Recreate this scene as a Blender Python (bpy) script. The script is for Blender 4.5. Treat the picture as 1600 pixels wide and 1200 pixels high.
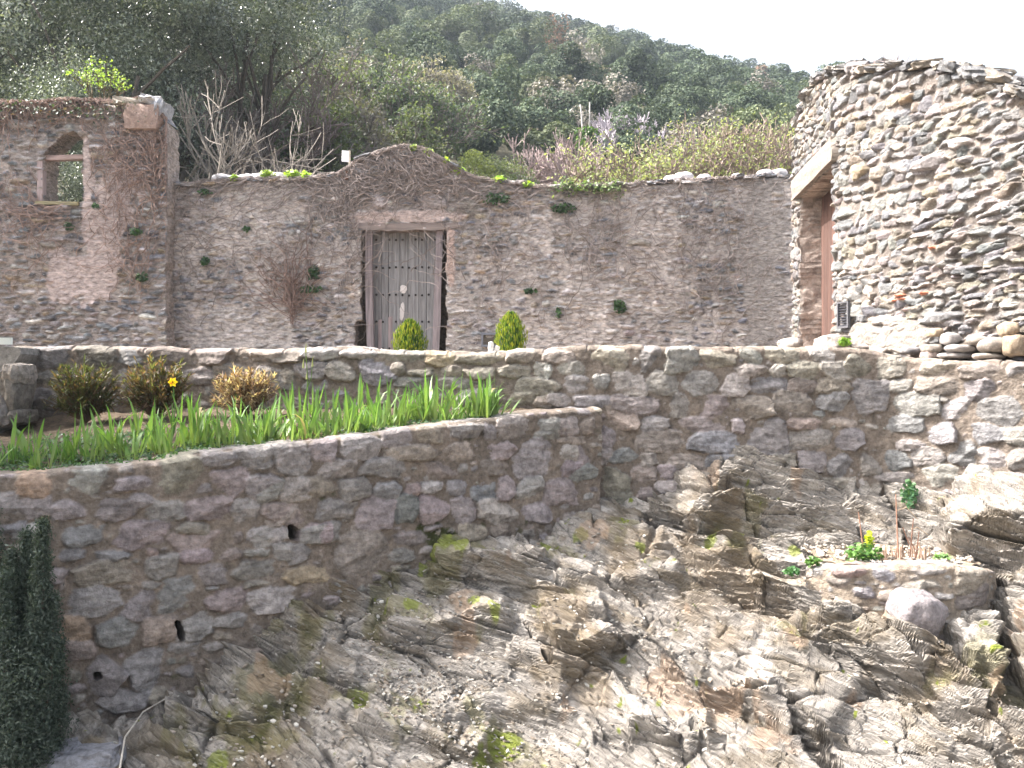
import bpy, math, random
import numpy as np
from mathutils import Vector
PI = math.pi
R = math.radians
scene = bpy.context.scene
for o in list(bpy.data.objects):
    bpy.data.objects.remove(o)

# ------------------------------------------------------------ camera, sky, sun
F = 1556.0                                    # focal length in photograph pixels (1600 wide)
cam_d = bpy.data.cameras.new("camera"); cam = bpy.data.objects.new("camera", cam_d)
scene.collection.objects.link(cam); scene.camera = cam
cam_d.lens = 35.0; cam_d.sensor_width = 36.0; cam_d.clip_end = 2000; cam_d.clip_start = 0.05
cam.location = (0, 0, 0); cam.rotation_euler = (R(90), 0, 0)

SUN = Vector((-0.64, 0.035, 0.72)).normalized()
world = bpy.data.worlds.new("World"); scene.world = world; world.use_nodes = True
wn = world.node_tree.nodes; wl = world.node_tree.links
sky = wn.new("ShaderNodeTexSky"); sky.sky_type = 'NISHITA'; sky.sun_disc = False
sky.sun_elevation = math.asin(SUN.z); sky.sun_rotation = math.atan2(SUN.x, SUN.y)
sky.dust_density = 10.0; sky.air_density = 1.2; sky.ozone_density = 1.0
hs_ = wn.new('ShaderNodeHueSaturation'); hs_.inputs['Saturation'].default_value = 0.5; hs_.inputs['Value'].default_value = 1.2
wl.new(sky.outputs[0], hs_.inputs['Color']); wl.new(hs_.outputs[0], wn["Background"].inputs[0]); wn["Background"].inputs[1].default_value = 0.135
sl = bpy.data.lights.new("sun", 'SUN'); sl.energy = 4.3; sl.angle = R(0.55); sl.color = (1.0, 0.945, 0.89)
so = bpy.data.objects.new("sun", sl); scene.collection.objects.link(so)
so.rotation_euler = SUN.to_track_quat('Z', 'Y').to_euler()
scene.view_settings.view_transform = 'Standard'; scene.view_settings.look = 'None'
scene.view_settings.gamma = 1.0; scene.view_settings.exposure = 1.62
scene.render.engine = 'CYCLES'

# ------------------------------------------------------------ helpers
COL = scene.collection
rng = np.random.default_rng(7)
random.seed(7)

def tag(o, label=None, cat=None, group=None, kind=None):
    if label: o['label'] = label
    if cat: o['category'] = cat
    if group: o['group'] = group
    if kind: o['kind'] = kind
    return o

def empty(name, loc, label, cat, group=None, rz=0):
    o = bpy.data.objects.new(name, None); COL.objects.link(o); o.location = loc
    o.rotation_euler = (0, 0, rz); o.empty_display_size = 0.1
    return tag(o, label, cat, group)

def make_mesh(name, co, loops, ltot, col=None, smooth=False):
    """co Nx3, loops flat vertex indices, ltot loop count per face"""
    me = bpy.data.meshes.new(name)
    co = np.asarray(co, np.float32); loops = np.asarray(loops, np.int32).ravel(); ltot = np.asarray(ltot, np.int32)
    me.vertices.add(len(co)); me.vertices.foreach_set('co', co.ravel())
    me.loops.add(len(loops)); me.loops.foreach_set('vertex_index', loops)
    me.polygons.add(len(ltot))
    ls = np.concatenate([[0], np.cumsum(ltot)[:-1]]).astype(np.int32)
    me.polygons.foreach_set('loop_start', ls); me.polygons.foreach_set('loop_total', ltot)
    me.polygons.foreach_set('use_smooth', np.full(len(ltot), smooth))
    if col is not None:
        a = me.color_attributes.new('Col', 'FLOAT_COLOR', 'POINT')
        c4 = np.ones((len(co), 4), np.float32); c4[:, :3] = col
        a.data.foreach_set('color', c4.ravel())
    me.update(calc_edges=True); me.validate()
    return me

def link(name, me, mat, parent=None, loc=None):
    o = bpy.data.objects.new(name, me); COL.objects.link(o)
    if mat and not me.materials: me.materials.append(mat)
    if parent: o.parent = parent
    if loc is not None: o.location = loc
    return o

class MB:
    """collects polygons with a colour"""
    def __init__(s): s.v = []; s.l = []; s.n = []; s.c = []; s.k = 0
    def add(s, v, faces, col):
        v = np.asarray(v, float); s.v.append(v)
        for f in faces:
            s.l.extend([i + s.k for i in f]); s.n.append(len(f))
        s.c.append(np.tile(np.asarray(col, float), (len(v), 1)) if np.ndim(col) == 1 else np.asarray(col)); s.k += len(v)
    def addq(s, v, q, col):
        v = np.asarray(v, float); q = np.asarray(q); s.v.append(v); s.l.extend((q + s.k).ravel().tolist())
        s.n.extend([q.shape[1]] * len(q)); s.c.append(np.tile(col, (len(v), 1)) if np.ndim(col) == 1 else col); s.k += len(v)
    def mesh(s, name, smooth=False): return make_mesh(name, np.vstack(s.v), s.l, s.n, np.vstack(s.c), smooth)
    def build(s, name, mat, parent=None, smooth=False, loc=None): return link(name, s.mesh(name, smooth), mat, parent, loc)

def tube(mb, pts, r0, r1, col, sides=4):
    pts = np.asarray(pts, float); n = len(pts)
    if n < 2: return
    t = np.gradient(pts, axis=0); t /= np.linalg.norm(t, axis=1)[:, None] + 1e-9
    up = np.array([0.3, 0.1, 1.0]); a = np.cross(t, up); a /= np.linalg.norm(a, axis=1)[:, None] + 1e-9
    b = np.cross(t, a); rad = np.linspace(r0, r1, n)
    ang = np.arange(sides) / sides * 2 * PI
    v = pts[:, None, :] + rad[:, None, None] * (np.cos(ang)[None, :, None] * a[:, None, :] + np.sin(ang)[None, :, None] * b[:, None, :])
    i = np.arange(n - 1)[:, None] * sides; j = np.arange(sides)[None, :]; j2 = (j + 1) % sides
    q = np.stack([i + j, i + j2, i + sides + j2, i + sides + j], -1).reshape(-1, 4)
    mb.addq(v.reshape(-1, 3), q, col)

def hash2(ix, iy, seed=0):
    h = (ix.astype(np.int64) * 374761393 + iy.astype(np.int64) * 668265263 + seed * 1442695041) & 0xffffffff
    h = ((h ^ (h >> 13)) * 1274126177) & 0xffffffff
    h = ((h ^ (h >> 16)) * 2246822519) & 0xffffffff
    return ((h ^ (h >> 15)) & 0xffffff) / float(0xffffff)

def vn(x, y, seed=0):
    x = np.asarray(x, float); y = np.asarray(y, float)
    ix = np.floor(x); iy = np.floor(y); fx = x - ix; fy = y - iy
    fx = fx * fx * (3 - 2 * fx); fy = fy * fy * (3 - 2 * fy)
    a = hash2(ix, iy, seed); b = hash2(ix + 1, iy, seed); c = hash2(ix, iy + 1, seed); d = hash2(ix + 1, iy + 1, seed)
    return (a + (b - a) * fx) * (1 - fy) + (c + (d - c) * fx) * fy

def fbm(x, y, seed=0, oct=4, gain=0.5):
    s = 0; a = 1.0; t = 0
    for k in range(oct):
        s = s + a * (vn(x * 2 ** k + 17.3 * k, y * 2 ** k - 9.1 * k, seed + k) * 2 - 1); t += a; a *= gain
    return s / t

def sm(x): x = np.clip(x, 0, 1); return x * x * (3 - 2 * x)

# ------------------------------------------------------------ materials
def new_mat(name):
    m = bpy.data.materials.new(name); m.use_nodes = True
    return m, m.node_tree.nodes, m.node_tree.links, m.node_tree.nodes['Principled BSDF']

def stone_mat(name, scale=60, bump=0.5, dist=0.012, rough=0.9, lo=0.62, hi=1.35, fleck=0.25, fleck_col=(0.5, 0.48, 0.45), tint=None, tint_amt=0.0, stretch=(1, 1, 1)):
    """surface whose colour per stone comes from the 'Col' attribute, with grain, flecks and bump"""
    m, n, l, p = new_mat(name)
    at = n.new('ShaderNodeAttribute'); at.attribute_name = 'Col'
    tc = n.new('ShaderNodeTexCoord'); mp = n.new('ShaderNodeMapping'); mp.inputs['Scale'].default_value = stretch
    l.new(tc.outputs['Object'], mp.inputs[0])
    n1 = n.new('ShaderNodeTexNoise'); n1.inputs['Scale'].default_value = scale * 0.35; n1.inputs['Detail'].default_value = 8; n1.inputs['Roughness'].default_value = 0.68
    l.new(mp.outputs[0], n1.inputs['Vector'])
    mr = n.new('ShaderNodeMapRange'); mr.inputs[1].default_value = 0.3; mr.inputs[2].default_value = 0.7; mr.inputs[3].default_value = lo; mr.inputs[4].default_value = hi
    l.new(n1.outputs[0], mr.inputs[0])
    mul = n.new('ShaderNodeVectorMath'); mul.operation = 'SCALE'; l.new(at.outputs['Color'], mul.inputs[0]); l.new(mr.outputs[0], mul.inputs['Scale'])
    n2 = n.new('ShaderNodeTexNoise'); n2.inputs['Scale'].default_value = scale; n2.inputs['Detail'].default_value = 4; l.new(mp.outputs[0], n2.inputs['Vector'])
    r2 = n.new('ShaderNodeMapRange'); r2.inputs[1].default_value = 0.58; r2.inputs[2].default_value = 0.72; r2.inputs[4].default_value = fleck; l.new(n2.outputs[0], r2.inputs[0])
    mx = n.new('ShaderNodeMix'); mx.data_type = 'RGBA'; l.new(r2.outputs[0], mx.inputs[0]); l.new(mul.outputs[0], mx.inputs[6]); mx.inputs[7].default_value = (*fleck_col, 1)
    out = mx.outputs[2]
    if tint:
        n3 = n.new('ShaderNodeTexNoise'); n3.inputs['Scale'].default_value = 1.7; n3.inputs['Detail'].default_value = 7; n3.inputs['Roughness'].default_value = .7; l.new(tc.outputs['Object'], n3.inputs['Vector'])
        r3 = n.new('ShaderNodeMapRange'); r3.inputs[1].default_value = 0.5; r3.inputs[2].default_value = 0.68; r3.inputs[4].default_value = tint_amt; l.new(n3.outputs[0], r3.inputs[0])
        m3 = n.new('ShaderNodeMix'); m3.data_type = 'RGBA'; l.new(r3.outputs[0], m3.inputs[0]); l.new(out, m3.inputs[6]); m3.inputs[7].default_value = (*tint, 1)
        out = m3.outputs[2]
    l.new(out, p.inputs['Base Color']); p.inputs['Roughness'].default_value = rough
    p.inputs['Specular IOR Level'].default_value = 0.3
    bp = n.new('ShaderNodeBump'); bp.inputs['Strength'].default_value = bump; bp.inputs['Distance'].default_value = dist
    n4 = n.new('ShaderNodeTexNoise'); n4.inputs['Scale'].default_value = scale * 0.8; n4.inputs['Detail'].default_value = 8; n4.inputs['Roughness'].default_value = 0.65; l.new(mp.outputs[0], n4.inputs['Vector'])
    l.new(n4.outputs[0], bp.inputs['Height']); l.new(bp.outputs[0], p.inputs['Normal'])
    return m

def leaf_mat(name, trans=0.35, rough=0.5, spec=0.5):
    m, n, l, p = new_mat(name)
    at = n.new('ShaderNodeAttribute'); at.attribute_name = 'Col'
    oi = n.new('ShaderNodeObjectInfo'); mr = n.new('ShaderNodeMapRange'); mr.inputs[3].default_value = 0.75; mr.inputs[4].default_value = 1.3; l.new(oi.outputs['Random'], mr.inputs[0])
    mul = n.new('ShaderNodeVectorMath'); mul.operation = 'SCALE'; l.new(at.outputs['Color'], mul.inputs[0]); l.new(mr.outputs[0], mul.inputs['Scale'])
    l.new(mul.outputs[0], p.inputs['Base Color']); p.inputs['Roughness'].default_value = rough; p.inputs['Specular IOR Level'].default_value = spec
    if trans > 0:
        t = n.new('ShaderNodeBsdfTranslucent'); g = n.new('ShaderNodeVectorMath'); g.operation = 'MULTIPLY'; g.inputs[1].default_value = (1.25, 1.3, 0.6)
        l.new(mul.outputs[0], g.inputs[0]); l.new(g.outputs[0], t.inputs[0])
        ms = n.new('ShaderNodeMixShader'); ms.inputs[0].default_value = trans
        l.new(p.outputs[0], ms.inputs[1]); l.new(t.outputs[0], ms.inputs[2]); l.new(ms.outputs[0], n['Material Output'].inputs[0])
    return m

M_TERR = stone_mat('terrace_stone', 55, 0.9, 0.02, lo=0.5, hi=1.5, fleck=0.2, fleck_col=(.4, .38, .36))
M_RUIN = stone_mat('ruin_rubble', 34, 0.9, 0.035, lo=0.4, hi=1.6, fleck=0.7, fleck_col=(0.58, 0.55, 0.55), stretch=(1, 1, 2.4))
M_ROUND = stone_mat('slaty_rubble', 45, 0.9, 0.018, lo=0.65, hi=1.35, fleck=0.35, fleck_col=(0.6, 0.57, 0.53))
M_ROCK = stone_mat('schist', 42, 0.9, 0.022, lo=0.6, hi=1.4, fleck=0.4, fleck_col=(0.40, 0.375, 0.335), stretch=(0.35, 0.8, 1.8))
for n_ in list(M_ROCK.node_tree.nodes):      # the grain follows the tilted sheets
    if n_.type == 'MAPPING':
        r_ = M_ROCK.node_tree.nodes.new('ShaderNodeMapping'); r_.inputs['Rotation'].default_value = (R(-10), R(-24), R(25)); src_ = n_.inputs[0].links[0].from_socket
        M_ROCK.node_tree.links.new(src_, r_.inputs[0]); M_ROCK.node_tree.links.new(r_.outputs[0], n_.inputs[0])
M_SOIL = stone_mat('soil', 70, 0.9, 0.02, lo=0.4, hi=1.6, fleck=0.3, fleck_col=(0.35, 0.25, 0.15))
M_WOOD = stone_mat('weathered_wood', 90, 0.5, 0.006, lo=0.55, hi=1.35, fleck=0.15, fleck_col=(0.4, 0.39, 0.38), stretch=(1, 1, 0.06))
M_WOODH = stone_mat('weathered_beam', 90, 0.6, 0.008, lo=0.5, hi=1.35, fleck=0.15, fleck_col=(0.35, 0.3, 0.25), stretch=(0.06, 1, 1))
M_BARK = stone_mat('bark', 40, 0.6, 0.01, lo=0.6, hi=1.3, fleck=0.1, fleck_col=(.4, .38, .35))
M_VINE = stone_mat('dry_vine', 60, 0.3, 0.004, lo=0.7, hi=1.25, fleck=0.0)
M_LEAF = leaf_mat('leaf', 0.4, 0.45, 0.5)
M_OAK = leaf_mat('oak_leaf', 0.2, 0.28, 0.9)
M_FAR = leaf_mat('far_foliage', 0.12, 0.7, 0.15)
M_CONI = leaf_mat('conifer_leaf', 0.3, 0.6, 0.3)
M_PAINT = stone_mat('paint', 40, 0.2, 0.002, rough=0.6, lo=0.9, hi=1.05, fleck=0.0)

# ------------------------------------------------------------ pixel -> world guides
def P(px, py, D): return np.array([(px - 800) / F * D, D, (600 - py) / F * D])

class Path:
    """a wall's plan line from (pixel column, depth) guides"""
    def __init__(s, pd, curve=0.0):
        xy = np.array([[(p - 800) / F * d, d] for p, d in pd])
        seg = np.linalg.norm(np.diff(xy, axis=0), axis=1); cu = np.concatenate([[0], np.cumsum(seg)])
        n = int(cu[-1] / 0.02) + 2; u = np.linspace(0, cu[-1], n)
        X = np.interp(u, cu, xy[:, 0]); Y = np.interp(u, cu, xy[:, 1])
        if curve > 0:
            k = max(3, int(curve / 0.02)); ker = np.ones(k) / k
            Xp = np.pad(X, k, mode='reflect', reflect_type='odd'); Yp = np.pad(Y, k, mode='reflect', reflect_type='odd')
            X = np.convolve(Xp, ker, 'same')[k:-k]; Y = np.convolve(Yp, ker, 'same')[k:-k]
        s.X, s.Y = X, Y; s.u = np.concatenate([[0], np.cumsum(np.hypot(np.diff(X), np.diff(Y)))]); s.L = s.u[-1]
        tx = np.gradient(X); ty = np.gradient(Y); q = np.hypot(tx, ty); s.nx = ty / q; s.ny = -tx / q
        s.px = X / Y * F + 800
    def pxu(s, px): return np.interp(px, s.px, s.u)
    def upx(s, u): return np.interp(u, s.u, s.px)
    def D(s, u): return np.interp(u, s.u, s.Y)
    def at(s, u): return np.interp(u, s.u, s.X), np.interp(u, s.u, s.Y)
    def nrm(s, u): return np.interp(u, s.u, s.nx), np.interp(u, s.u, s.ny)
    def uv(s, px, py): u = s.pxu(px); return u, (600 - np.asarray(py, float)) / F * s.D(u)
    def pt(s, px, py, off=0.0):
        u, v = s.uv(px, py); x, y = s.at(u); nx, ny = s.nrm(u); return np.array([x + nx * off, y + ny * off, v])

PAL = dict(g=(.27, .25, .245), b=(.215, .215, .23), p=(.275, .24, .245), t=(.29, .25, .215), o=(.36, .265, .17), w=(.38, .355, .345),
           k=(.19, .165, .14), r=(.32, .245, .22), B=(.225, .225, .23), T=(.29, .255, .23))
PAL = {k_: tuple((np.array(c_) * .7 + np.array((.285, .258, .235)) * .3) * .93) for k_, c_ in PAL.items()}

class Field:
    """height and colour of a stone wall's face in wall coordinates"""
    def __init__(s, u0, u1, v0, v1, res, mortar, seed, hm=0.0, warp=0.018, wf=9.0, mnoise=0.012):
        s.u0, s.v0, s.res = u0, v0, res; s.nu = int((u1 - u0) / res) + 2; s.nv = int((v1 - v0) / res) + 2
        s.U, s.V = np.meshgrid(u0 + np.arange(s.nu) * res, v0 + np.arange(s.nv) * res, indexing='ij')
        s.W1 = fbm(s.U * wf, s.V * wf, seed + 50, 4) * warp; s.W2 = fbm(s.U * wf, s.V * wf, seed + 70, 4) * warp
        s.H = hm + fbm(s.U * 12, s.V * 14, seed + 90, 4) * mnoise + fbm(s.U * 2, s.V * 2, seed + 95, 2) * mnoise
        s.ID = np.zeros((s.nu, s.nv), np.int32); s.k = 0
        mn = 0.85 + 0.35 * fbm(s.U * 3, s.V * 3, seed + 3, 4)
        s.C = np.array(mortar)[None, None, :] * mn[:, :, None]
        s.grain = fbm(s.U * 14, s.V * 26, seed + 21, 4); s.rs = np.random.default_rng(seed)
        s.g2 = fbm(s.U * 6, s.V * 22, seed + 31, 4)
    def stone(s, cu, cv, a, b, col, h=0.035, p=3.0, rot=0.0, edge=0.02, tilt=0.35, jit=0.16, hb=0.0, rough=0.012, npl=5, cut=.74):
        rs = s.rs; m = max(a, b) * 1.35 + 0.03
        i0 = max(0, int((cu - m - s.u0) / s.res)); i1 = min(s.nu, int((cu + m - s.u0) / s.res) + 2)
        j0 = max(0, int((cv - m - s.v0) / s.res)); j1 = min(s.nv, int((cv + m - s.v0) / s.res) + 2)
        if i1 <= i0 or j1 <= j0: return
        x = s.U[i0:i1, j0:j1] - cu + s.W1[i0:i1, j0:j1]; y = s.V[i0:i1, j0:j1] - cv + s.W2[i0:i1, j0:j1]
        c, q = math.cos(rot), math.sin(rot); x, y = x * c + y * q, -x * q + y * c
        th = np.arctan2(y / b, x / a); f1, f2, f3 = rs.uniform(0, 6.28, 3)
        mod = 1 + 0.05 * np.sin(2 * th + f1) + 0.07 * np.sin(3 * th + f2) + 0.04 * np.sin(5 * th + f3)
        r = (np.abs(x / a) ** p + np.abs(y / b) ** p) ** (1 / p) / mod
        for _ in range(npl):
            t_ = rs.uniform(0, 6.28); r = np.maximum(r, (x / a * math.cos(t_) + y / b * math.sin(t_)) / rs.uniform(cut, 1.06))
        t_ = rs.uniform(0, 6.28); crease = np.abs(x * math.cos(t_) + y * math.sin(t_) - rs.uniform(-.3, .3) * b)
        d = (1 - r) * min(a, b); e = sm(d / edge) ** 0.7
        tx, ty = rs.normal(0, tilt, 2) * 0.3
        bul = (1 - np.clip(r, 0, 1) ** 2) * h * 0.3 - crease * rs.uniform(.05, .4)
        hh = hb + e * (h * rs.uniform(.7, 1.25)) + bul - np.abs(s.grain[i0:i1, j0:j1]) * rough * .8 + (x * tx + y * ty) * e + s.g2[i0:i1, j0:j1] * rough * e
        w = (d > 0.002) & (hh > s.H[i0:i1, j0:j1]); s.H[i0:i1, j0:j1][w] = hh[w]; s.k += 1; s.ID[i0:i1, j0:j1][w] = s.k
        cc = np.array(col) * rs.uniform(1 - jit, 1 + jit) * rs.uniform(0.96, 1.04, 3)
        cc = cc[None, None, :] * (1 + 0.3 * s.grain[i0:i1, j0:j1] + 0.3 * s.g2[i0:i1, j0:j1])[:, :, None]
        s.C[i0:i1, j0:j1][w] = cc[w]
    def free(s, cu, cv, a, b, rot=0):
        for k in range(9):
            an = k * PI / 4; rr = 0.85 if k < 8 else 0
            x = a * rr * math.cos(an); y = b * rr * math.sin(an)
            i = int((cu + x * math.cos(rot) - y * math.sin(rot) - s.u0) / s.res); j = int((cv + x * math.sin(rot) + y * math.cos(rot) - s.v0) / s.res)
            if i < 0 or j < 0 or i >= s.nu or j >= s.nv: continue
            if s.ID[i, j]: return False
        return True
    def fill(s, n, amin, amax, bmin, bmax, cols, rotfn=None, **kw):
        rs = s.rs
        for k in range(n):
            cu = rs.uniform(s.U[0, 0], s.U[-1, 0]); cv = rs.uniform(s.V[0, 0], s.V[0, -1])
            a = rs.uniform(amin, amax); b = rs.uniform(bmin, bmax); rot = rs.normal(0, 0.08) + (rotfn(cu, cv) if rotfn else 0)
            if s.free(cu, cv, a, b, rot): s.stone(cu, cv, a, b, PAL[cols[rs.integers(len(cols))]] if isinstance(cols, str) else cols[rs.integers(len(cols))], rot=rot, **kw)
    def courses(s, hmin, hmax, wmin, wmax, cols, gap=0.006, slope=0.0, wav=0.03, region=None, **kw):
        rs = s.rs; v = s.V[0, 0]
        um = (s.U[0, 0] + s.U[-1, 0]) / 2
        while v < s.V[0, -1] + 0.3:
            hh = rs.uniform(hmin, hmax); u = s.U[0, 0] - rs.uniform(0, wmax)
            while u < s.U[-1, 0]:
                ww = rs.uniform(wmin, wmax) * (1.5 if rs.random() < .12 else 1); k = hh * rs.uniform(.7, 1.15)
                vc = v + hh / 2 + wav * float(fbm(np.array(u * 0.8), np.array(v * 2.0), 5, 2)) + slope * (u - um) + rs.normal(0, hh * .1)
                if region is None or region(u + ww / 2, vc):
                    s.stone(u + ww / 2, vc, ww / 2 - gap, k / 2 - gap * .5, cols[rs.integers(len(cols))], rot=rs.normal(0, 0.07) + slope, **kw)
                u += ww
            v += hh * 0.97
    def patch(s, cu, cv, a, b, col, h, amt=1.0, seed=1):
        r = np.hypot((s.U - cu) / a, (s.V - cv) / b) + fbm(s.U * 4, s.V * 4, seed, 5) * 0.75
        w = sm((1.05 - r) / 0.12) * amt
        s.H = s.H * (1 - w) + np.maximum(s.H * .35 + h * .65, h + s.grain * 0.006) * w
        s.C = s.C * (1 - w[:, :, None]) + (np.array(col)[None, None] * (1 + .2 * s.grain)[:, :, None]) * w[:, :, None]
    def hole(s, cu, cv, a, b, rot=0, depth=0.25):
        x = s.U - cu + s.W1; y = s.V - cv + s.W2; c, q = math.cos(rot), math.sin(rot); x, y = x * c + y * q, -x * q + y * c
        w = (np.abs(x / a) ** 3 + np.abs(y / b) ** 3) < 1; s.H[w] = -depth; s.C[w] = np.array((.1, .08, .06))  # inside of the hole coloured dark for its shade
    def samp(s, u, v):
        x = np.clip((u - s.u0) / s.res, 0, s.nu - 1.001); y = np.clip((v - s.v0) / s.res, 0, s.nv - 1.001)
        i = x.astype(int); j = y.astype(int); fx = x - i; fy = y - j
        def bl(A):
            w = (fx, fy) if A.ndim == 2 else (fx[..., None], fy[..., None])
            return (A[i, j] * (1 - w[0]) + A[i + 1, j] * w[0]) * (1 - w[1]) + (A[i, j + 1] * (1 - w[0]) + A[i + 1, j + 1] * w[0]) * w[1]
        return bl(s.H), bl(s.C)

def build_wall(name, path, field, u0, u1, topf, botf, res, thick, mat, parent=None, openf=None, reveal=0.3, ends=(False, False), rnd=0.03, smooth=False, edgej=0.0):
    nu = int((u1 - u0) / res) + 1; u = np.linspace(u0, u1, nu)
    top = topf(u); bot = botf(u); nv = int((top.max() - bot.min()) / res) + 1
    t = np.linspace(0, 1, nv); Ug = np.repeat(u[:, None], nv, 1); Vg = bot[:, None] + (top - bot)[:, None] * t[None, :]
    H, C = field.samp(Ug, Vg)
    H = H - rnd * np.clip(1 - (top[:, None] - Vg) / rnd, 0, 1) ** 2 * 0.9
    Us = Ug.copy()
    if edgej:
        for e, ue in ((0, u0), (1, u1)):
            if ends[e]: Us = Us + (fbm(Vg * 6, Vg * 0 + 3 + e, 77, 4) * edgej) * np.exp(-np.abs(Ug - ue) / 0.25)
    X, Y = path.at(Us); nx, ny = path.nrm(Ug)
    co = [np.stack([X + nx * H, Y + ny * H, Vg], -1)]; cc = [C]
    # rows that run back over the top
    K = 8
    xb, yb = path.at(u); n0, n1 = path.nrm(u); Ht, Ct = field.samp(u, top - 0.04); tops = []
    for k in range(1, K + 1):
        d = thick * k / K; f = k / K
        zz = top + fbm(u * 7, np.full(nu, d * 9), 33, 4) * 0.022 * min(1, k / 2) + (0.008 if k < K else -0.02)
        hh = (Ht - rnd * 0.9) * max(0, 1 - f * 2) - d
        tops.append(np.stack([xb + n0 * hh, yb + n1 * hh, zz], -1))
    cap = np.stack(tops, 1); co.append(cap); Cc = np.repeat(Ct[:, None, :], K, 1) * (1 + 0.25 * fbm(np.repeat(u[:, None], K, 1) * 9, np.arange(K)[None, :] * .6 + 0 * u[:, None], 8, 3))[..., None]
    cc.append(Cc)
    G = np.concatenate(co, 1); GC = np.concatenate(cc, 1); nt = nv + K
    idx = np.arange(nu * nt).reshape(nu, nt)
    q = np.stack([idx[:-1, :-1], idx[1:, :-1], idx[1:, 1:], idx[:-1, 1:]], -1)
    keep = np.ones((nu - 1, nt - 1), bool)
    if openf is not None:
        uc = (Ug[:-1, :-1] + Ug[1:, 1:]) / 2; vc = (Vg[:-1, :-1] + Vg[1:, 1:]) / 2
        keep[:, :nv - 1] = ~openf(uc, vc)
    V = [G.reshape(-1, 3)]; CC = [GC.reshape(-1, 3)]; Q = [q[keep]]; base = nu * nt
    # reveals and ends
    kp = np.pad(keep, 1, constant_values=True)
    kp[0, :] = not ends[0]; kp[-1, :] = not ends[1]
    edges = []
    for (di, dj) in ((1, 0), (-1, 0), (0, 1), (0, -1)):
        nb = kp[1 + di:kp.shape[0] - 1 + di, 1 + dj:kp.shape[1] - 1 + dj]
        I, J = np.where(keep & ~nb)
        for i, j in zip(I, J):
            if j >= nv - 1: continue
            if di == 1: e = (idx[i + 1, j], idx[i + 1, j + 1])
            elif di == -1: e = (idx[i, j + 1], idx[i, j])
            elif dj == 1: e = (idx[i + 1, j + 1], idx[i, j + 1])
            else: e = (idx[i, j], idx[i + 1, j])
            isend = (di == 1 and i == nu - 2) or (di == -1 and i == 0)
            edges.append((e, thick if isend else reveal))
    S = 10
    for dep in (thick, reveal):
        es = [e for e, d in edges if d == dep]
        if not es: continue
        vs = sorted({x for e in es for x in e}); mp = {v: k for k, v in enumerate(vs)}
        P0 = V[0][vs]; Pc = CC[0][vs]; ui = (np.array(vs) // nt); a0, a1 = path.nrm(u[ui])
        ring = []
        rc = []
        for k in range(1, S + 1):
            d = dep * k / S; hx = fbm(P0[:, 2] * 9, np.full(len(vs), d * 7 + 4.0), 44, 3) * 0.022; hz = fbm(P0[:, 0] * 9, np.full(len(vs), d * 7), 45, 3) * 0.015
            pk = np.stack([P0[:, 0] - a0 * d - a1 * hx, P0[:, 1] - a1 * d + a0 * hx, P0[:, 2] + hz], -1); ring.append(pk)
            band = 0.75 + 0.5 * hash2(np.floor((P0[:, 2] + hx) / 0.09), np.full(len(vs), float(int(d / 0.17))), 3)
            rc.append(np.array((.31, .26, .23))[None] * band[:, None])
        V.append(np.concatenate(ring)); CC.append(np.concatenate(rc)); n = len(vs)
        qq = []
        for a, b in es:
            ia, ib = mp[a], mp[b]; qq.append((a, base + ia, base + ib, b))
            for k in range(S - 1): qq.append((base + k * n + ia, base + (k + 1) * n + ia, base + (k + 1) * n + ib, base + k * n + ib))
        Q.append(np.array(qq)); base += n * S
    Qa = np.concatenate(Q); me = make_mesh(name, np.concatenate(V), Qa, np.full(len(Qa), 4), np.concatenate(CC), smooth)
    return link(name, me, mat, parent)

def prof(path, pts):
    """height profile along a wall from (pixel x, pixel y) guides"""
    a = [path.uv(px, py) for px, py in pts]; us = np.array([q[0] for q in a]); vs = np.array([q[1] for q in a])
    return lambda u: np.interp(u, us, vs)

# ------------------------------------------------------------ wall plan lines
PAR = Path([(-260, 8.95), (0, 8.9), (400, 8.7), (930, 8.5), (1385, 8.5), (1450, 8.33), (1520, 8.15), (1600, 7.93), (1800, 7.4)], 0.15)
LOW = Path([(-330, 5.75), (0, 6.3), (938, 8.36)])
BACK = Path([(150, 15.0), (1300, 15.0)])
RUIN = Path([(-250, 14.65), (262, 14.65)])
RND = Path([(1240, 12.8), (1312, 10.2), (1400, 9.35), (1500, 8.65), (1600, 8.12), (1800, 7.5)], 0.2)
floor_z = 0.2

def zbox(s, x0, y0): return lambda b: ((b[0] / s + x0), (b[1] / s + y0), (b[2] / s + x0), (b[3] / s + y0))
R5 = zbox(3.3333, 0, 480); R6 = zbox(3.2, 400, 500); R7 = zbox(3.2, 850, 520); R4 = zbox(3.53, 1150, 350); R8 = zbox(3.53, 1150, 650); R9 = zbox(2.6667, 0, 750)

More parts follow.
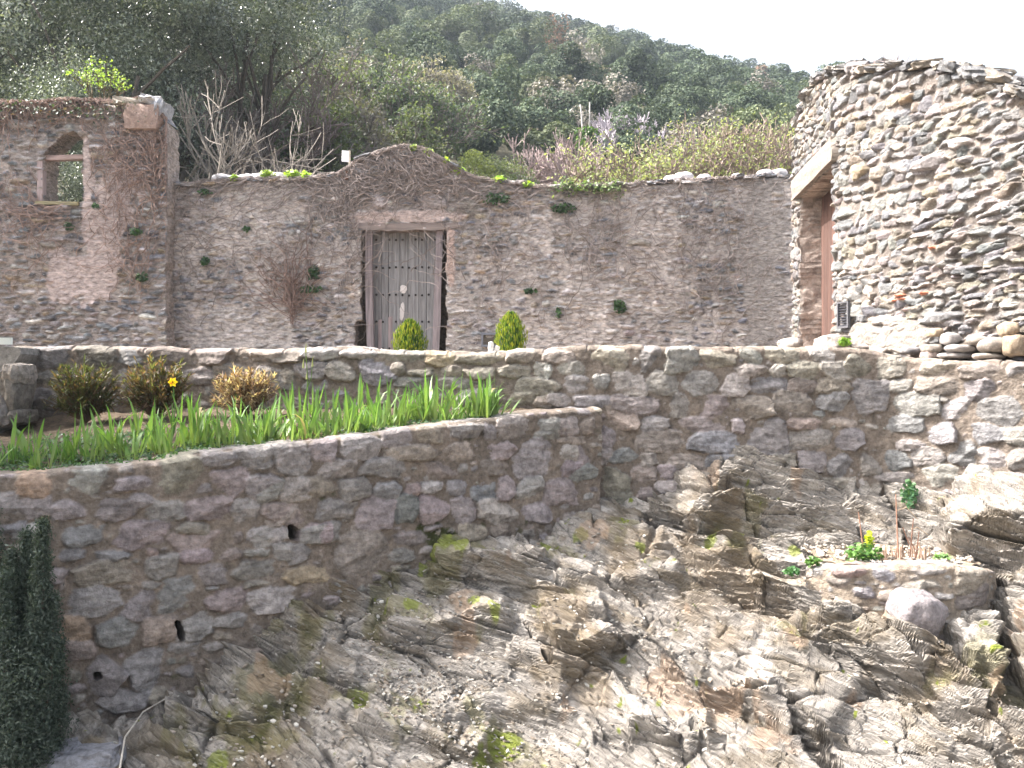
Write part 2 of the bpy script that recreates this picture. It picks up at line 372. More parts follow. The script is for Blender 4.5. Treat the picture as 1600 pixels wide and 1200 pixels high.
LOW_ST = [(R5, 'o80,865,260,985 g310,845,595,970 g620,820,695,865 g600,890,800,950 g680,975,800,1035 k815,790,1050,985 g1045,750,1215,830 g1235,725,1420,840 g1435,705,1600,860 p275,1000,485,1095 p500,1005,705,1110 g750,1000,960,1115 p970,985,1205,1100 g1205,1000,1350,1125 p1080,850,1280,970 p1290,885,1450,1000 g1455,890,1600,1015 t1370,1030,1595,1130 w-60,950,90,1090 p105,980,260,1100 b-40,1120,130,1200'),
 (R9, 'b265,178,430,275 p440,180,720,275 t745,175,865,222 t715,210,975,285 w1025,195,1200,260 p1235,185,1380,255 b390,298,545,332 b240,295,350,335 p745,290,885,340 t915,285,1005,330 g1015,288,1125,312 b1145,268,1275,350 g615,315,740,400 t320,335,595,425 g780,350,960,430 g980,335,1160,410 o1180,365,1360,425 r610,290,655,325 p195,370,280,430 b655,410,850,555 g600,420,670,448 g285,450,495,560 g505,450,650,575 p865,450,1020,545 w1030,445,1250,545 t1015,418,1150,445 b850,445,905,460 o255,565,375,670 b400,578,580,685 t590,575,730,680 g745,570,880,665 p875,560,1055,610 g540,700,690,870 p310,755,510,890 t260,670,390,750 g700,675,830,720 g420,880,600,960 t625,870,700,930 t20,270,180,330 p20,350,170,440 g10,460,230,560 g60,580,220,680 p60,700,240,800 g20,820,230,930 w20,180,150,250'),
 (R6, 'g0,625,80,745 g100,610,245,775 p265,590,400,700 g430,570,620,695 g635,540,800,630 t810,525,965,620 g975,515,1115,585 p1130,500,1195,610 p1200,480,1355,590 g1380,500,1590,590 t640,630,880,700 t930,615,1135,695 p1150,610,1290,685 g1300,605,1500,795 w1525,630,1600,700 g280,700,505,795 g525,700,780,785 t795,710,1020,785 k1055,700,1280,775 p1525,710,1640,800 g0,790,115,895 t130,795,415,880 p430,795,565,895 b590,815,720,885 r735,820,805,890 w820,810,925,865 b925,810,1060,880 b1080,815,1190,905 p1205,795,1280,895 w1300,795,1430,910 p1440,805,1600,915 t120,880,270,912 t35,920,245,1020 g310,900,500,990 p500,890,690,1035 b685,885,805,1005 p820,870,960,1005 p975,890,1090,1010 w1110,905,1295,1010 g1320,920,1470,1005 t950,1020,1140,1095 t1175,1020,1260,1090 w-20,1035,160,1120 g205,1025,405,1110 T395,1045,640,1270 g650,1060,900,1120 g820,1028,935,1048 g95,1120,235,1200 g650,1140,800,1200'),
 (R7, 'p80,560,235,650 b85,655,250,735 p5,740,245,850 t170,440,240,505 g50,430,155,510 t60,520,230,555')]
PAR_ST = [(R7, 't250,70,420,185 g435,68,580,190 g610,68,775,190 t790,75,955,170 g980,75,1080,160 t1095,75,1310,145 w1335,75,1450,150 t0,90,150,150 g75,145,220,210 w0,160,35,230 w95,220,215,305 g245,210,325,280 w340,198,500,310 g515,200,680,310 g700,205,875,310 w895,212,1020,315 b1040,220,1200,305 g960,165,1110,218 w1130,165,1210,220 t1220,150,1385,230 g1390,150,1560,230 w20,310,150,370 b160,318,340,370 g355,320,555,405 p565,320,760,420 p775,315,910,410 t920,325,1145,415 t1150,300,1340,410 b1360,300,1500,390 k1210,230,1350,300 k1360,230,1520,300 r300,395,470,480 g480,425,620,490 g630,425,915,495 w940,435,1000,500 B1010,430,1205,600 r1205,430,1395,475 r1420,430,1555,470 t370,490,725,590 b740,500,980,600 p1225,480,1420,580 b1450,480,1585,585 p270,480,350,570 w265,580,330,660 b300,585,465,645 p480,605,600,665 t600,612,795,680 b800,610,970,665 t1005,605,1110,645 t1130,610,1255,675 b1270,605,1410,705 b1430,610,1545,720 t270,690,430,850 t440,670,555,745 p570,668,695,740 w555,740,700,800 p465,775,540,840 t735,695,830,775 t1380,725,1530,770'),
 (R6, 't0,150,235,225 w240,145,430,195 w440,140,605,190 t605,150,845,205 o850,165,990,228 t1010,165,1250,215 t1260,145,1390,210 g200,215,350,290 g360,215,500,300 b540,210,690,320 t680,215,740,275 t905,230,1040,280 t750,250,890,280 w1390,218,1480,285 t1210,235,1390,290 t1300,300,1510,375 g700,285,880,340 g900,290,1100,340 t1050,240,1190,290 t1270,370,1400,430 g1000,350,1200,420 t1400,380,1500,440 g0,240,120,330 t130,250,190,320'),
 (R5, 'g180,195,390,305 k395,205,610,300 b615,210,740,300 k740,205,1000,290 t1010,210,1200,290 t1205,215,1590,290 g165,335,320,400 g160,430,300,545 g960,320,1110,400 t1120,300,1280,360 g620,330,760,420 g1420,360,1540,430 t340,330,500,410 g430,440,620,540 g780,330,930,400 p1300,370,1400,440'),
 (R4, 't1030,755,1220,830 t1245,770,1475,845 g1500,775,1620,835 k1000,830,1240,940 b1250,865,1425,965 w840,865,970,925 g870,940,1120,1055 g1060,950,1170,985 w1140,970,1335,1070 b1350,960,1570,1110 b830,1055,1025,1140 b630,870,835,1035 g440,930,590,1020 k600,730,740,830 t760,745,930,850'),
 (R8, 'b1035,35,1205,150 b1275,40,1470,150 g1480,65,1620,150 b1170,135,1325,270 w1340,185,1500,285 w1510,180,1640,290 g970,175,1140,270 b815,190,960,290 g685,195,800,310 g890,130,1035,185 w1030,275,1240,390 w1255,280,1425,370 g770,310,970,360 g1440,310,1600,370 t1240,390,1400,450 g1420,390,1600,460')]

def place(field, path, lists, **kw):
    for zf, txt in lists:
        for s in txt.split():
            c = PAL[s[0]]; b = zf([float(q) for q in s[1:].split(',')])
            u0, v1 = path.uv(b[0], b[1]); u1, v0 = path.uv(b[2], b[3]); cu = (u0 + u1) / 2; cv = (600 - (b[1] + b[3]) / 2) / F * path.D(cu)
            hh = (b[3] - b[1]) / F * path.D(cu) / 2; field.stone(cu, cv, (u1 - u0) / 2 * 1.17 + .007, hh * 1.2 + .007, c, p=field.rs.uniform(3.2, 5.0), jit=0.13, npl=4, cut=.84, **kw)

MORT = (.215, .178, .148)
# parapet of the upper terrace
ptop0 = prof(PAR, [(-260, 546), (40, 544), (120, 540), (300, 545), (420, 546), (560, 543), (640, 549), (770, 552), (830, 547), (900, 543), (1060, 541), (1300, 543), (1380, 552), (1430, 561), (1520, 566), (1600, 565), (1800, 563)])
ptop = lambda u: ptop0(u) + fbm(u * 5, u * 0, 12, 4) * 0.022 - 0.012 * (np.abs(np.sin(u * 8.3 + 2 * fbm(u, u * 0, 9, 2))) < 0.1)
fp = Field(0, PAR.L, -1.6, 0.5, 0.0095, MORT, 11, hm=0.012)
place(fp, PAR, PAR_ST, h=0.04, edge=0.011)
fp.fill(2500, .05, .13, .03, .07, 'ggtpkbw', h=0.025, edge=0.02)
fp.fill(3000, .02, .05, .012, .03, 'ggtpkt', h=0.018, edge=0.012)
parapet = build_wall('terrace_wall', PAR, fp, 0.1, PAR.L - 0.1, ptop, lambda u: u * 0 - 1.45, 0.0095, 0.42, M_TERR, rnd=0.035)
tag(parapet, 'long mortared grey stone retaining wall in front of the upper terrace, spanning the photo', 'wall')
# lower bed wall
ltop0 = prof(LOW, [(-330, 790), (0, 742), (80, 737), (240, 722), (330, 706), (420, 695), (480, 690), (560, 680), (640, 668), (760, 655), (820, 647), (938, 637)])
ltop = lambda u: ltop0(u) + fbm(u * 4, u * 0, 14, 4) * 0.014
fl = Field(0, LOW.L, -2.7, 0, 0.0095, MORT, 23, hm=0.012)
place(fl, LOW, LOW_ST, h=0.04, edge=0.011)
fl.fill(2500, .05, .12, .03, .065, 'ggtpktp', h=0.025, edge=0.02)
fl.fill(3000, .02, .05, .012, .03, 'ggtpkt', h=0.018, edge=0.012)
for px, py, a, b, r in ((457, 832, .028, .05, .15), (278, 985, .016, .075, .35), (152, 1055, .02, .02, 0)):
    u, v = LOW.uv(px, py); fl.hole(u, v, a, b, r)
# moss in joints low on the wall
mo = sm((fbm(fl.U * 5, fl.V * 5, 61, 4) + 0.9 * np.exp(-((fl.U - LOW.pxu(720)) / .55) ** 2 - ((fl.V - LOW.uv(720, 835)[1]) / .17) ** 2) - .55) / .2) * (fl.ID == 0)
fl.C = fl.C * (1 - mo[..., None]) + np.array((.05, .055, .018)) * mo[..., None]
lowwall = build_wall('bed_wall', LOW, fl, 0.05, LOW.L, ltop, lambda u: u * 0 - 2.5, 0.0095, 0.34, M_TERR, ends=(False, True), rnd=0.03, edgej=.02)
tag(lowwall, 'shaded lower stone retaining wall holding up the bed of green irises, built on bedrock', 'wall')

# ------------------------------------------------------------ ruined back wall with the wooden door
RC = [(.29, .275, .28), (.165, .175, .20), (.31, .275, .265), (.14, .14, .15), (.38, .355, .35), (.20, .205, .225), (.30, .245, .19), (.47, .45, .45), (.24, .225, .22)]
fb = Field(0, BACK.L, 0.0, 4.0, 0.016, (.47, .425, .405), 31, hm=0.012, warp=0.03, wf=6, mnoise=0.03)
fb.courses(.035, .10, .07, .32, RC, gap=.004, h=0.05, edge=0.014, p=2.6, jit=.25, wav=.28, tilt=.5)
fb.H = np.maximum(fb.H, 0.026 + 0.03 * fbm(fb.U * 1.5, fb.V * 1.5, 3, 5) + .014 * fbm(fb.U * 14, fb.V * 16, 5, 3))
sme = sm((0.5 + 1.0 * fbm(fb.U * 1.2, fb.V * 1.4, 4, 5) - .40) / .35)[..., None] * .6
fb.H = fb.H * (1 - .55 * sme[..., 0]) + (.034 + fb.grain * .014) * .55 * sme[..., 0]
fb.C = fb.C * (1 - sme) + np.array((.56, .505, .48)) * (1 + .6 * fb.grain[..., None]) * sme
def bp(px, py, a, b, col, h, s, f=fb, pa=BACK): u, v = pa.uv(px, py); f.patch(u, v, a, b, col, h, 1, s)
bp(632, 338, .85, .09, (.47, .38, .355), .045, 1)
bp(575, 345, .25, .12, (.47, .38, .355), .045, 2)
bp(704, 410, .08, .45, (.46, .35, .31), .05, 6)
bp(1190, 400, .35, 1.3, (.34, .31, .295), .03, 7)  # tall greyer patch: shadow at the wall's right end, painted into the colour
for px, py, w_, h_, c in ((590, 315, 40, 26, 'w'), (672, 318, 60, 36, 'g'), (740, 325, 60, 32, 't'), (715, 280, 40, 14, 'w'), (780, 310, 40, 20, 'g'), (495, 350, 30, 14, 't'), (425, 500, 30, 10, 't'), (820, 493, 26, 10, 'r'), (1000, 380, 50, 12, 't'), (760, 545, 40, 12, 't')):
    u, v = BACK.uv(px, py); fb.stone(u, v, w_ / 2 * 15 / F, h_ / 2 * 15 / F, PAL[c], h=.055, rot=rng.normal(0, .1))
btop0 = prof(BACK, [(150, 292), (300, 291), (340, 284), (470, 284), (530, 276), (558, 256), (600, 240), (635, 231), (672, 241), (702, 259), (732, 279), (770, 286), (850, 296), (950, 293), (1050, 286), (1150, 281), (1300, 272)])
btop = lambda u: btop0(u) + fbm(u * 5, u * 0, 15, 4) * .03
du0, du1 = BACK.pxu(564), BACK.pxu(698); dv = BACK.uv(630, 359)[1]
def bopen(u, v):
    j = fbm(v * 5, u * 0 + 2, 19, 3) * .03; lo = np.where(v < .95, .09, 0)
    return (u > du0 + j - lo) & (u < du1 + j) & (v < dv)
back = build_wall('ruined_wall', BACK, fb, 0.05, BACK.L - .05, btop, lambda u: u * 0 + .1, 0.016, 0.5, M_RUIN, openf=bopen, reveal=.32, rnd=.03)
tag(back, 'long roofless ruined rubble wall with a small gable above its grey plank door', 'wall')
# taller window wall on the left
fr = Field(0, RUIN.L, 0.0, 4.6, 0.016, (.37, .325, .305), 41, hm=0.012, warp=0.03, wf=6, mnoise=0.022)
fr.courses(.045, .11, .10, .38, RC, gap=.004, h=0.06, edge=0.014, p=2.6, jit=.22, wav=.08, tilt=.4)
fr.H = np.maximum(fr.H, 0.018 + 0.03 * fbm(fr.U * 1.5, fr.V * 1.5, 3, 5))
for px, py, a, b, s in ((178, 330, .28, .5, 3), (165, 400, .25, .45, 4), (185, 290, .35, .3, 5), (120, 430, .5, .4, 8), (140, 330, .1, .5, 9), (137, 260, .06, .55, 12)):
    bp(px, py, a, b, (.44, .365, .35), .04, s, fr, RUIN)
for px, py, w_, h_, c in ((226, 188, 52, 38, 'r'), (240, 213, 26, 18, 'r'), (35, 195, 50, 18, 'g'), (80, 385, 46, 14, 't'), (30, 285, 40, 12, 'o'), (130, 210, 26, 14, 't'), (185, 190, 30, 12, 'b')):
    u, v = RUIN.uv(px, py); fr.stone(u, v, w_ / 2 * 14.65 / F, h_ / 2 * 14.65 / F, PAL[c], h=.07, p=4)
rtop0 = prof(RUIN, [(-250, 170), (0, 167), (120, 162), (190, 162), (236, 160), (250, 172), (262, 190)])
rtop = lambda u: rtop0(u) + fbm(u * 5, u * 0, 16, 4) * .03
def ropen(u, v):
    px = RUIN.upx(u); py = 600 - v * F / 14.65; j = fbm(v * 7, u * 3, 20, 3) * 5
    tp = np.interp(px, [66, 75, 100, 118, 130, 134], [252, 232, 208, 203, 216, 236])
    return (px > 69 + j * .6) & (px < 131 + j * .5) & (py < 315) & (py > tp + j)
ruin = build_wall('window_wall', RUIN, fr, 0.05, RUIN.L, rtop, lambda u: u * 0 + .1, 0.016, 0.55, M_RUIN, openf=ropen, reveal=.5, ends=(False, True), rnd=.05, edgej=.05)
tag(ruin, 'tall ruined stone wall at the left with an empty window opening and pink plaster', 'wall')

# ------------------------------------------------------------ rounded house wall on the right
QC = [tuple(np.array(c_) * .70) for c_ in ((.31, .28, .275), (.21, .21, .215), (.31, .275, .24), (.27, .26, .255), (.18, .18, .19), (.38, .36, .34), (.30, .26, .215), (.25, .24, .235))]
fq = Field(0, RND.L, 0.0, 3.5, 0.009, (.225, .195, .175), 51, hm=0.0, warp=0.02, wf=9, mnoise=.01)
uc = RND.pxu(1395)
rec = sm((fq.U - uc) / .5) * sm((1.9 - fq.V) / .5); fq.H -= .012 * rec; fq.C *= (1 - .2 * rec)[..., None]  # mortar set back here, its colour also darkened for the shadowed gaps
fq.courses(.03, .08, .08, .36, QC, gap=-.009, h=0.024, edge=0.006, p=5, jit=.2, wav=.12, tilt=.8, slope=.13, rough=.02, region=lambda u, v: u > uc + .12 * math.sin(v * 5) and (v < 1.5 or u > uc + .9))
fq.courses(.045, .13, .07, .24, QC, gap=-.010, h=0.028, edge=0.007, p=5, jit=.2, wav=.10, tilt=.7, region=lambda u, v: (u <= uc + .12 * math.sin(v * 5)) or (v >= 1.5 and u <= uc + .9))
for px, py, w_, h_, c in ((1347, 268, 26, 30, 'o'), (1375, 272, 28, 26, 't'), (1410, 262, 26, 22, 'w'), (1455, 255, 60, 24, 'w'), (1420, 155, 26, 18, 'o'), (1500, 225, 40, 20, 'w'), (1420, 485, 10, 8, 'r'), (1390, 500, 60, 18, 'w'), (1470, 497, 60, 22, 'b')):
    u, v = RND.uv(px, py); d = RND.D(u); fq.stone(u, v, w_ / 2 * d / F * 1.5, h_ / 2 * d / F, PAL[c], h=.07, p=3.6)
for px, py in ((1408, 462), (1416, 468), (1403, 470), (1448, 459), (1460, 386)):
    u, v = RND.uv(px, py); fq.stone(u, v, .06, .016, (.55, .2, .12), h=.075)
fq.patch(RND.pxu(1375), RND.uv(1375, 535)[1], .8, .18, (.27, .24, .215), .06, .8, 5)
fq.fill(2500, .02, .07, .012, .03, QC, h=.035, edge=.01, p=3.5)
# cut stone / rubble where the face turns to the doorway
ud0, ud1 = RND.pxu(1251), RND.pxu(1304)
qtop0 = prof(RND, [(1240, 215), (1250, 178), (1262, 150), (1275, 132), (1292, 118), (1312, 110), (1360, 112), (1400, 108), (1450, 104), (1480, 113), (1520, 119), (1560, 131), (1600, 150), (1800, 190)])
qtop = lambda u: qtop0(u) + fbm(u * 6, u * 0, 17, 4) * .05
lv = 2.30
def qopen(u, v): return (u > ud0 + .02 * np.sin(v * 9)) & (u < ud1) & (v < lv)
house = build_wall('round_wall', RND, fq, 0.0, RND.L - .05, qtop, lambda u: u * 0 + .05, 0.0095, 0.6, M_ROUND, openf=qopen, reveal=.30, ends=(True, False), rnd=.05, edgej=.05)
tag(house, 'sunlit rounded wall of slaty rubble at the right with a deep doorway', 'wall')

def rough_box(mb, c, s, col, rot=(0, 0, 0), jit=0.08, bev=0.22, seg=3):
    """block of stone or timber: rounded corners, uneven faces"""
    n = seg + 1; vs = []; fs = []; idx = {}
    g = np.linspace(-1, 1, n + 1)
    def vid(k):
        if k not in idx: idx[k] = len(vs); vs.append(k)
        return idx[k]
    for ax in range(3):
        for sg in (0, n):
            for i in range(n):
                for j in range(n):
                    q = []
                    for a, b in ((0, 0), (1, 0), (1, 1), (0, 1)):
                        k = [0, 0, 0]; k[ax] = sg; k[(ax + 1) % 3] = i + a; k[(ax + 2) % 3] = j + b; q.append(vid(tuple(k)))
                    fs.append(q if sg else q[::-1])
    V = np.array([[g[a], g[b], g[c_]] for a, b, c_ in vs])
    L = np.linalg.norm(V, axis=1)[:, None]; mx = np.abs(V).max(1)[:, None]
    V = V * (1 - bev) + V / L * mx * 1.25 * bev
    if seg > 3:
        f0 = rng.uniform(0, 50, 3); k_ = 2.2
        nz = np.stack([fbm(V[:, 0] * k_ + f0[q] + V[:, 2], V[:, 1] * k_ + f0[q] + V[:, 2] * .7, 5 + q, 3) for q in range(3)], -1); V = V * (1 + nz * jit * 5) + rng.normal(0, jit * .15, V.shape)
    else: V = V * (1 + rng.normal(0, jit, V.shape))
    V = V * np.array(s)[None] / 2
    from mathutils import Euler
    Rm = np.array(Euler(rot).to_matrix()); V = V @ Rm.T + np.array(c)
    mb.add(V, fs, np.array(col) * rng.uniform(.9, 1.1))

def boxm(mb, c, s, col, rot=(0, 0, 0)): rough_box(mb, c, s, col, rot, 0.0, 0.04, 1)

# slates and stones along the wall tops
def coping(path, topf, px0, px1, mat, name, parent, size=(.12, .32), th=(.025, .06), cols=RC, rows=2, depth=.4, step=.8):
    mb = MB(); u = path.pxu(px0); ue = path.pxu(px1)
    while u < ue:
        w = rng.uniform(*size)
        for r_ in range(rows):
            uu = u + rng.uniform(-.05, .05); x, y = path.at(uu); nx, ny = path.nrm(uu); off = -(.07 + depth * (r_ + .3) / rows * rng.uniform(.6, 1.2)) + .06
            sl_ = float(topf(np.array([uu + .05])) - topf(np.array([uu - .05])))[0] / .1 if False else float((topf(np.array([uu + .1]))[0] - topf(np.array([uu - .1]))[0]) / .2)
            t = rng.uniform(*th); z = float(topf(np.array([uu]))[0]) + t * .3 + rng.uniform(-.01, .03)
            rough_box(mb, (x + nx * off, y + ny * off, z), (w, rng.uniform(.15, .3), t), cols[rng.integers(len(cols))], (rng.normal(0, .12), -math.atan(sl_) * .9 + rng.normal(0, .1), math.atan2(-nx, ny) + PI + rng.normal(0, .3)), .10, .25, 2)
        u += w * step
    return mb.build(name, mat, parent)
coping(BACK, btop, 232, 1238, M_ROUND, 'coping', back, rows=3)
coping(RUIN, rtop, -60, 230, M_ROUND, 'coping', ruin)
coping(RND, qtop, 1246, 1790, M_ROUND, 'coping', house, size=(.10, .22), th=(.035, .08), cols=QC, rows=4, depth=.55, step=.62)
# shallow buttress-like end of the ruin: the big reddish corner block and slabs on top
mb = MB(); c = P(228, 187, 14.68); rough_box(mb, c - [0, .05, 0], (.52, .3, .37), (.30, .22, .19), (0, .05, 0), .03, .3, 6)
mb.build('corner_block', M_ROUND, ruin)['label'] = 'large reddish squared block at the top corner'
mb = MB()
rough_box(mb, P(203, 163, 14.7), (.42, .4, .11), (.34, .30, .25), (0, .08, .1), .05); rough_box(mb, P(238, 163, 14.75), (.30, .5, .14), (.44, .43, .44), (0, .25, .2), .08); rough_box(mb, P(252, 176, 14.75), (.16, .5, .30), (.30, .31, .34), (0, .35, 0), .08)
rough_box(mb, P(240, 157, 14.75), (.24, .3, .05), (.55, .54, .55), (0, -.1, .2), .08)
mb.build('top_slab', M_ROUND, ruin)

# loose pale stones lying on the back wall
def boulder(name, c, s, col, mat, label, cat='stone', group=None, rot=(0, 0, 0), seg=5, jit=.05, bev=.75, parent=None):
    mb = MB(); rough_box(mb, (0, 0, 0), s, col, rot, jit, bev, seg); o = mb.build(name, mat, parent, smooth=True, loc=c)
    return tag(o, label, cat, group)
for k, (px, py, w) in enumerate(((346, 277, 26), (368, 279, 20), (388, 277, 24), (406, 276, 20), (436, 275, 24), (1050, 279, 24), (1068, 274, 26), (1100, 277, 18), (1150, 276, 16), (1196, 270, 22), (1218, 269, 20))):
    D = 15.2; boulder('loose_stone', P(px, py + 3, D), (w / F * D, .25, 13 / F * D), (.58, .55, .56), M_ROUND,
        'pale loose stone on the ruined wall top, ' + (('leftmost', 'second', 'third', 'fourth', 'rightmost')[k] + ' of the five left of the gable' if px < 600 else ('leftmost', 'second', 'third', 'fourth', 'fifth', 'rightmost')[k - 5] + ' of the six near its right end'), 'stone', 'loose stones on the ruined wall' if px < 600 else 'loose stones at the right end of the wall')

# ------------------------------------------------------------ door in the ruined wall
dcx, dcy, _ = P(631, 450, 15.17)
door = empty('wooden_door', (dcx, 15.17, floor_z), 'weathered grey plank door with studs and a warped frame in the ruined wall', 'door')
def part(parent, name, fn, mat, smooth=False, label=None):
    mb = MB(); fn(mb); o = mb.build(name, mat, parent, smooth)
    if label: o['label'] = label
    M = Vector(parent.location)
    o.location = -M; return o
zt = P(0, 354, 15.1)[2]
def planks(mb):
    x0 = P(582, 0, 15.2)[0]; x1 = P(682, 0, 15.2)[0]; n = 7; ws = np.array([1.0, .8, 1.25, .9, 1.2, .85, 1.1]); e = x0 + np.concatenate([[0], np.cumsum(ws)]) / ws.sum() * (x1 - x0)
    for i in range(n):
        w = e[i + 1] - e[i] - .006; c = (.24, .235, .24); c = np.array(c) * rng.uniform(.8, 1.2)
        boxm(mb, ((e[i] + e[i + 1]) / 2, 15.2 + rng.uniform(-.006, .006), (zt + floor_z) / 2), (w, .035, zt - floor_z), c)
leaf = part(door, 'door_leaf', planks, M_WOOD)
def studs(mb):
    for py in (375, 418, 461, 503, 545):
        for k in range(10):
            if rng.random() < (.35 if py == 375 else .08): continue
            c = P(588 + k * 10.2, py + rng.uniform(-1, 1), 15.172); rough_box(mb, c, (.028, .02, .028), (.03, .026, .025), (0, 0, 0), 0, .8, 2)
part(leaf, 'studs', studs, M_BARK).location = (0, 0, 0)
def flakes(mb):
    for px, py, w, h in ((630, 452, 8, 9), (628, 486, 5, 22)):
        c = P(px, py, 15.178); rough_box(mb, c, (w / F * 15, .006, h / F * 15), (.6, .56, .55), (0, rng.normal(0, .1), 0), .15, .6, 4)
part(leaf, 'paint_flakes', flakes, M_PAINT).location = (0, 0, 0)
def kick(mb):
    for px, w, h in ((596, 10, 60), (607, 12, 64), (619, 9, 40)):
        c = P(px, 560 - h / 2, 15.179); rough_box(mb, c, (w / F * 15, .004, h / F * 15), (.36, .29, .29), (0, 0, 0), .05, .2, 4)
part(leaf, 'worn_patch', kick, M_WOOD).location = (0, 0, 0)
def post(mb, pts, w, col):
    pts = np.array([P(*q) for q in pts]); v = []; n = len(pts)
    for q in pts:
        for a, b in ((-1, -1), (1, -1), (1, 1), (-1, 1)): v.append(q + np.array([a * w / 2 + rng.normal(0, .004), b * .06, 0]))
    f = [[i * 4 + k, i * 4 + (k + 1) % 4, i * 4 + 4 + (k + 1) % 4, i * 4 + 4 + k] for i in range(n - 1) for k in range(4)]; f += [[3, 2, 1, 0], [n * 4 - 4, n * 4 - 3, n * 4 - 2, n * 4 - 1]]
    mb.add(v, f, col)
part(door, 'frame_post', lambda mb: post(mb, [(580, 569, 15.08), (579, 540, 15.08), (578, 480, 15.08), (577, 420, 15.08), (577, 355, 15.08)], .105, (.27, .23, .24)), M_WOOD)
part(door, 'frame_post', lambda mb: post(mb, [(682, 569, 15.08), (681, 545, 15.08), (683, 500, 15.08), (684, 450, 15.08), (686, 400, 15.08), (687, 355, 15.08)], .10, (.27, .23, .24)), M_WOOD)
def lint(mb):
    n = 16; v = []
    for i in range(n):
        px = 550 + 168 * i / (n - 1); tp = 349 + rng.uniform(-1, 1); bt = 360 + (1.5 if 4 < i < 9 else 0) - (2.5 if i in (0, 1, 14, 15) else 0) + rng.uniform(-1, 1)
        for py, dy in ((bt, -.06), (tp, -.05), (tp - 1, .3), (bt, .3)): v.append(P(px, py, 15.0) + np.array([0, dy, 0]))
    f = [[i * 4 + k, i * 4 + 4 + k, i * 4 + 4 + (k + 1) % 4, i * 4 + (k + 1) % 4] for i in range(n - 1) for k in range(4)]; f += [[0, 1, 2, 3], [n * 4 - 1, n * 4 - 2, n * 4 - 3, n * 4 - 4]]
    mb.add(v, f, (.22, .18, .165))
part(door, 'lintel_beam', lint, M_WOODH)
# dark panel coloured to stand for the unlit interior behind the doorway gaps
mb = MB(); x0, x1 = P(540, 0, 15.35)[0], P(720, 0, 15.35)[0]; boxm(mb, ((x0 + x1) / 2, 15.4, 1.2), (x1 - x0, .05, 2.4), (.10, .08, .06)); mb.build('dark_backing', M_SOIL, back)

# window cross bar, post and sill of the left ruin
wo = empty('window_frame', P(98, 315, 14.8), 'broken wooden window frame, one crossbar and one post, in the empty opening of the left ruin', 'window frame')
def wpart(name, c, s, col, mat, rot=(0, 0, 0)):
    part(wo, name, lambda mb: rough_box(mb, c, s, col, rot, .02, .08, 4), mat)
wpart('crossbar', P(98, 247, 14.72), (.66, .12, .07), (.35, .26, .24), M_WOODH, (0, -.03, 0))
wpart('post', P(65, 283, 14.66), (.085, .12, .66), (.36, .29, .29), M_WOOD)
wpart('sill', P(96, 320, 14.72), (.62, .3, .05), (.30, .27, .17), M_WOODH, (0, .02, 0))

# ------------------------------------------------------------ doorway of the round wall
u = (ud0 + ud1) / 2; x, y = RND.at(u); nx, ny = RND.nrm(u); ang = math.atan2(nx, -ny)      # facing
hd = empty('house_door', (x - nx * .27, y - ny * .27, floor_z), 'reddish brown plank door set deep in the doorway of the sunlit round wall', 'door')
def hplanks(mb):
    w = ud1 - ud0 + .2; n = 9
    for i in range(n):
        cxl = (i + .5) / n * w - w / 2; boxm(mb, (cxl, 0, (lv - floor_z) / 2), (w / n - .008, .04, lv - floor_z + .02), np.array((.11, .062, .05)) * rng.uniform(.8, 1.2))
mb = MB(); hplanks(mb); o = mb.build('door_leaf', M_WOOD, hd); o.rotation_euler = (0, 0, math.atan2(-nx, ny) + PI)
lo = MB()
xa, ya = RND.at(ud0 - .22); xb, yb = RND.at(ud1 + .20); xm, ym = (xa + xb) / 2, (ya + yb) / 2
rough_box(lo, (xm - nx * .13, ym - ny * .13, lv + .13), (math.hypot(xb - xa, yb - ya), .42, .25), (.27, .235, .205), (0, 0, math.atan2(yb - ya, xb - xa)), .012, .06, 6)
o = lo.build('lintel', M_WOODH, house); o['label'] = 'thick pale lintel slab over the doorway'
# louvre vent near the doorway
pv = RND.pt(1326, 492, .06); un = RND.pxu(1326); nx, ny = RND.nrm(un)
vent = empty('wall_vent', pv, 'small dark louvred vent low on the round wall beside the doorway', 'vent', rz=math.atan2(-nx, ny) + PI)
mb = MB(); D = pv[1]
for a, b, w, h in ((-.085, 0, .02, .26), (.085, 0, .02, .26), (0, .125, .19, .02), (0, -.125, .19, .02)): boxm(mb, (a, 0, b), (w, .03, h), (.10, .10, .11))
mb.build('vent_frame', M_PAINT, vent)
mb = MB()
for k in range(9): boxm(mb, (0, .004, -.105 + k * .026), (.16, .02, .008), (.05, .05, .06), (.5, 0, 0))
mb.build('slats', M_PAINT, vent)
# grille in the ruined wall beside the right conifer
gp = P(768, 531, 14.93); gv = empty('wall_grille', gp, 'small grey framed vent grille at the foot of the ruined wall beside the conifer', 'vent')
mb = MB()
for a, b, w, h in ((-.14, 0, .03, .20), (.14, 0, .03, .20), (0, .09, .31, .03), (0, -.09, .31, .03)): boxm(mb, (a, 0, b), (w, .05, h), (.17, .18, .21))
mb.build('grille_frame', M_PAINT, gv)
mb = MB(); boxm(mb, (0, .02, 0), (.27, .01, .17), (.15, .13, .11))
for k in range(7): boxm(mb, (0, .01, -.07 + k * .023), (.26, .012, .006), (.2, .18, .15))
mb.build('mesh_panel', M_PAINT, gv)

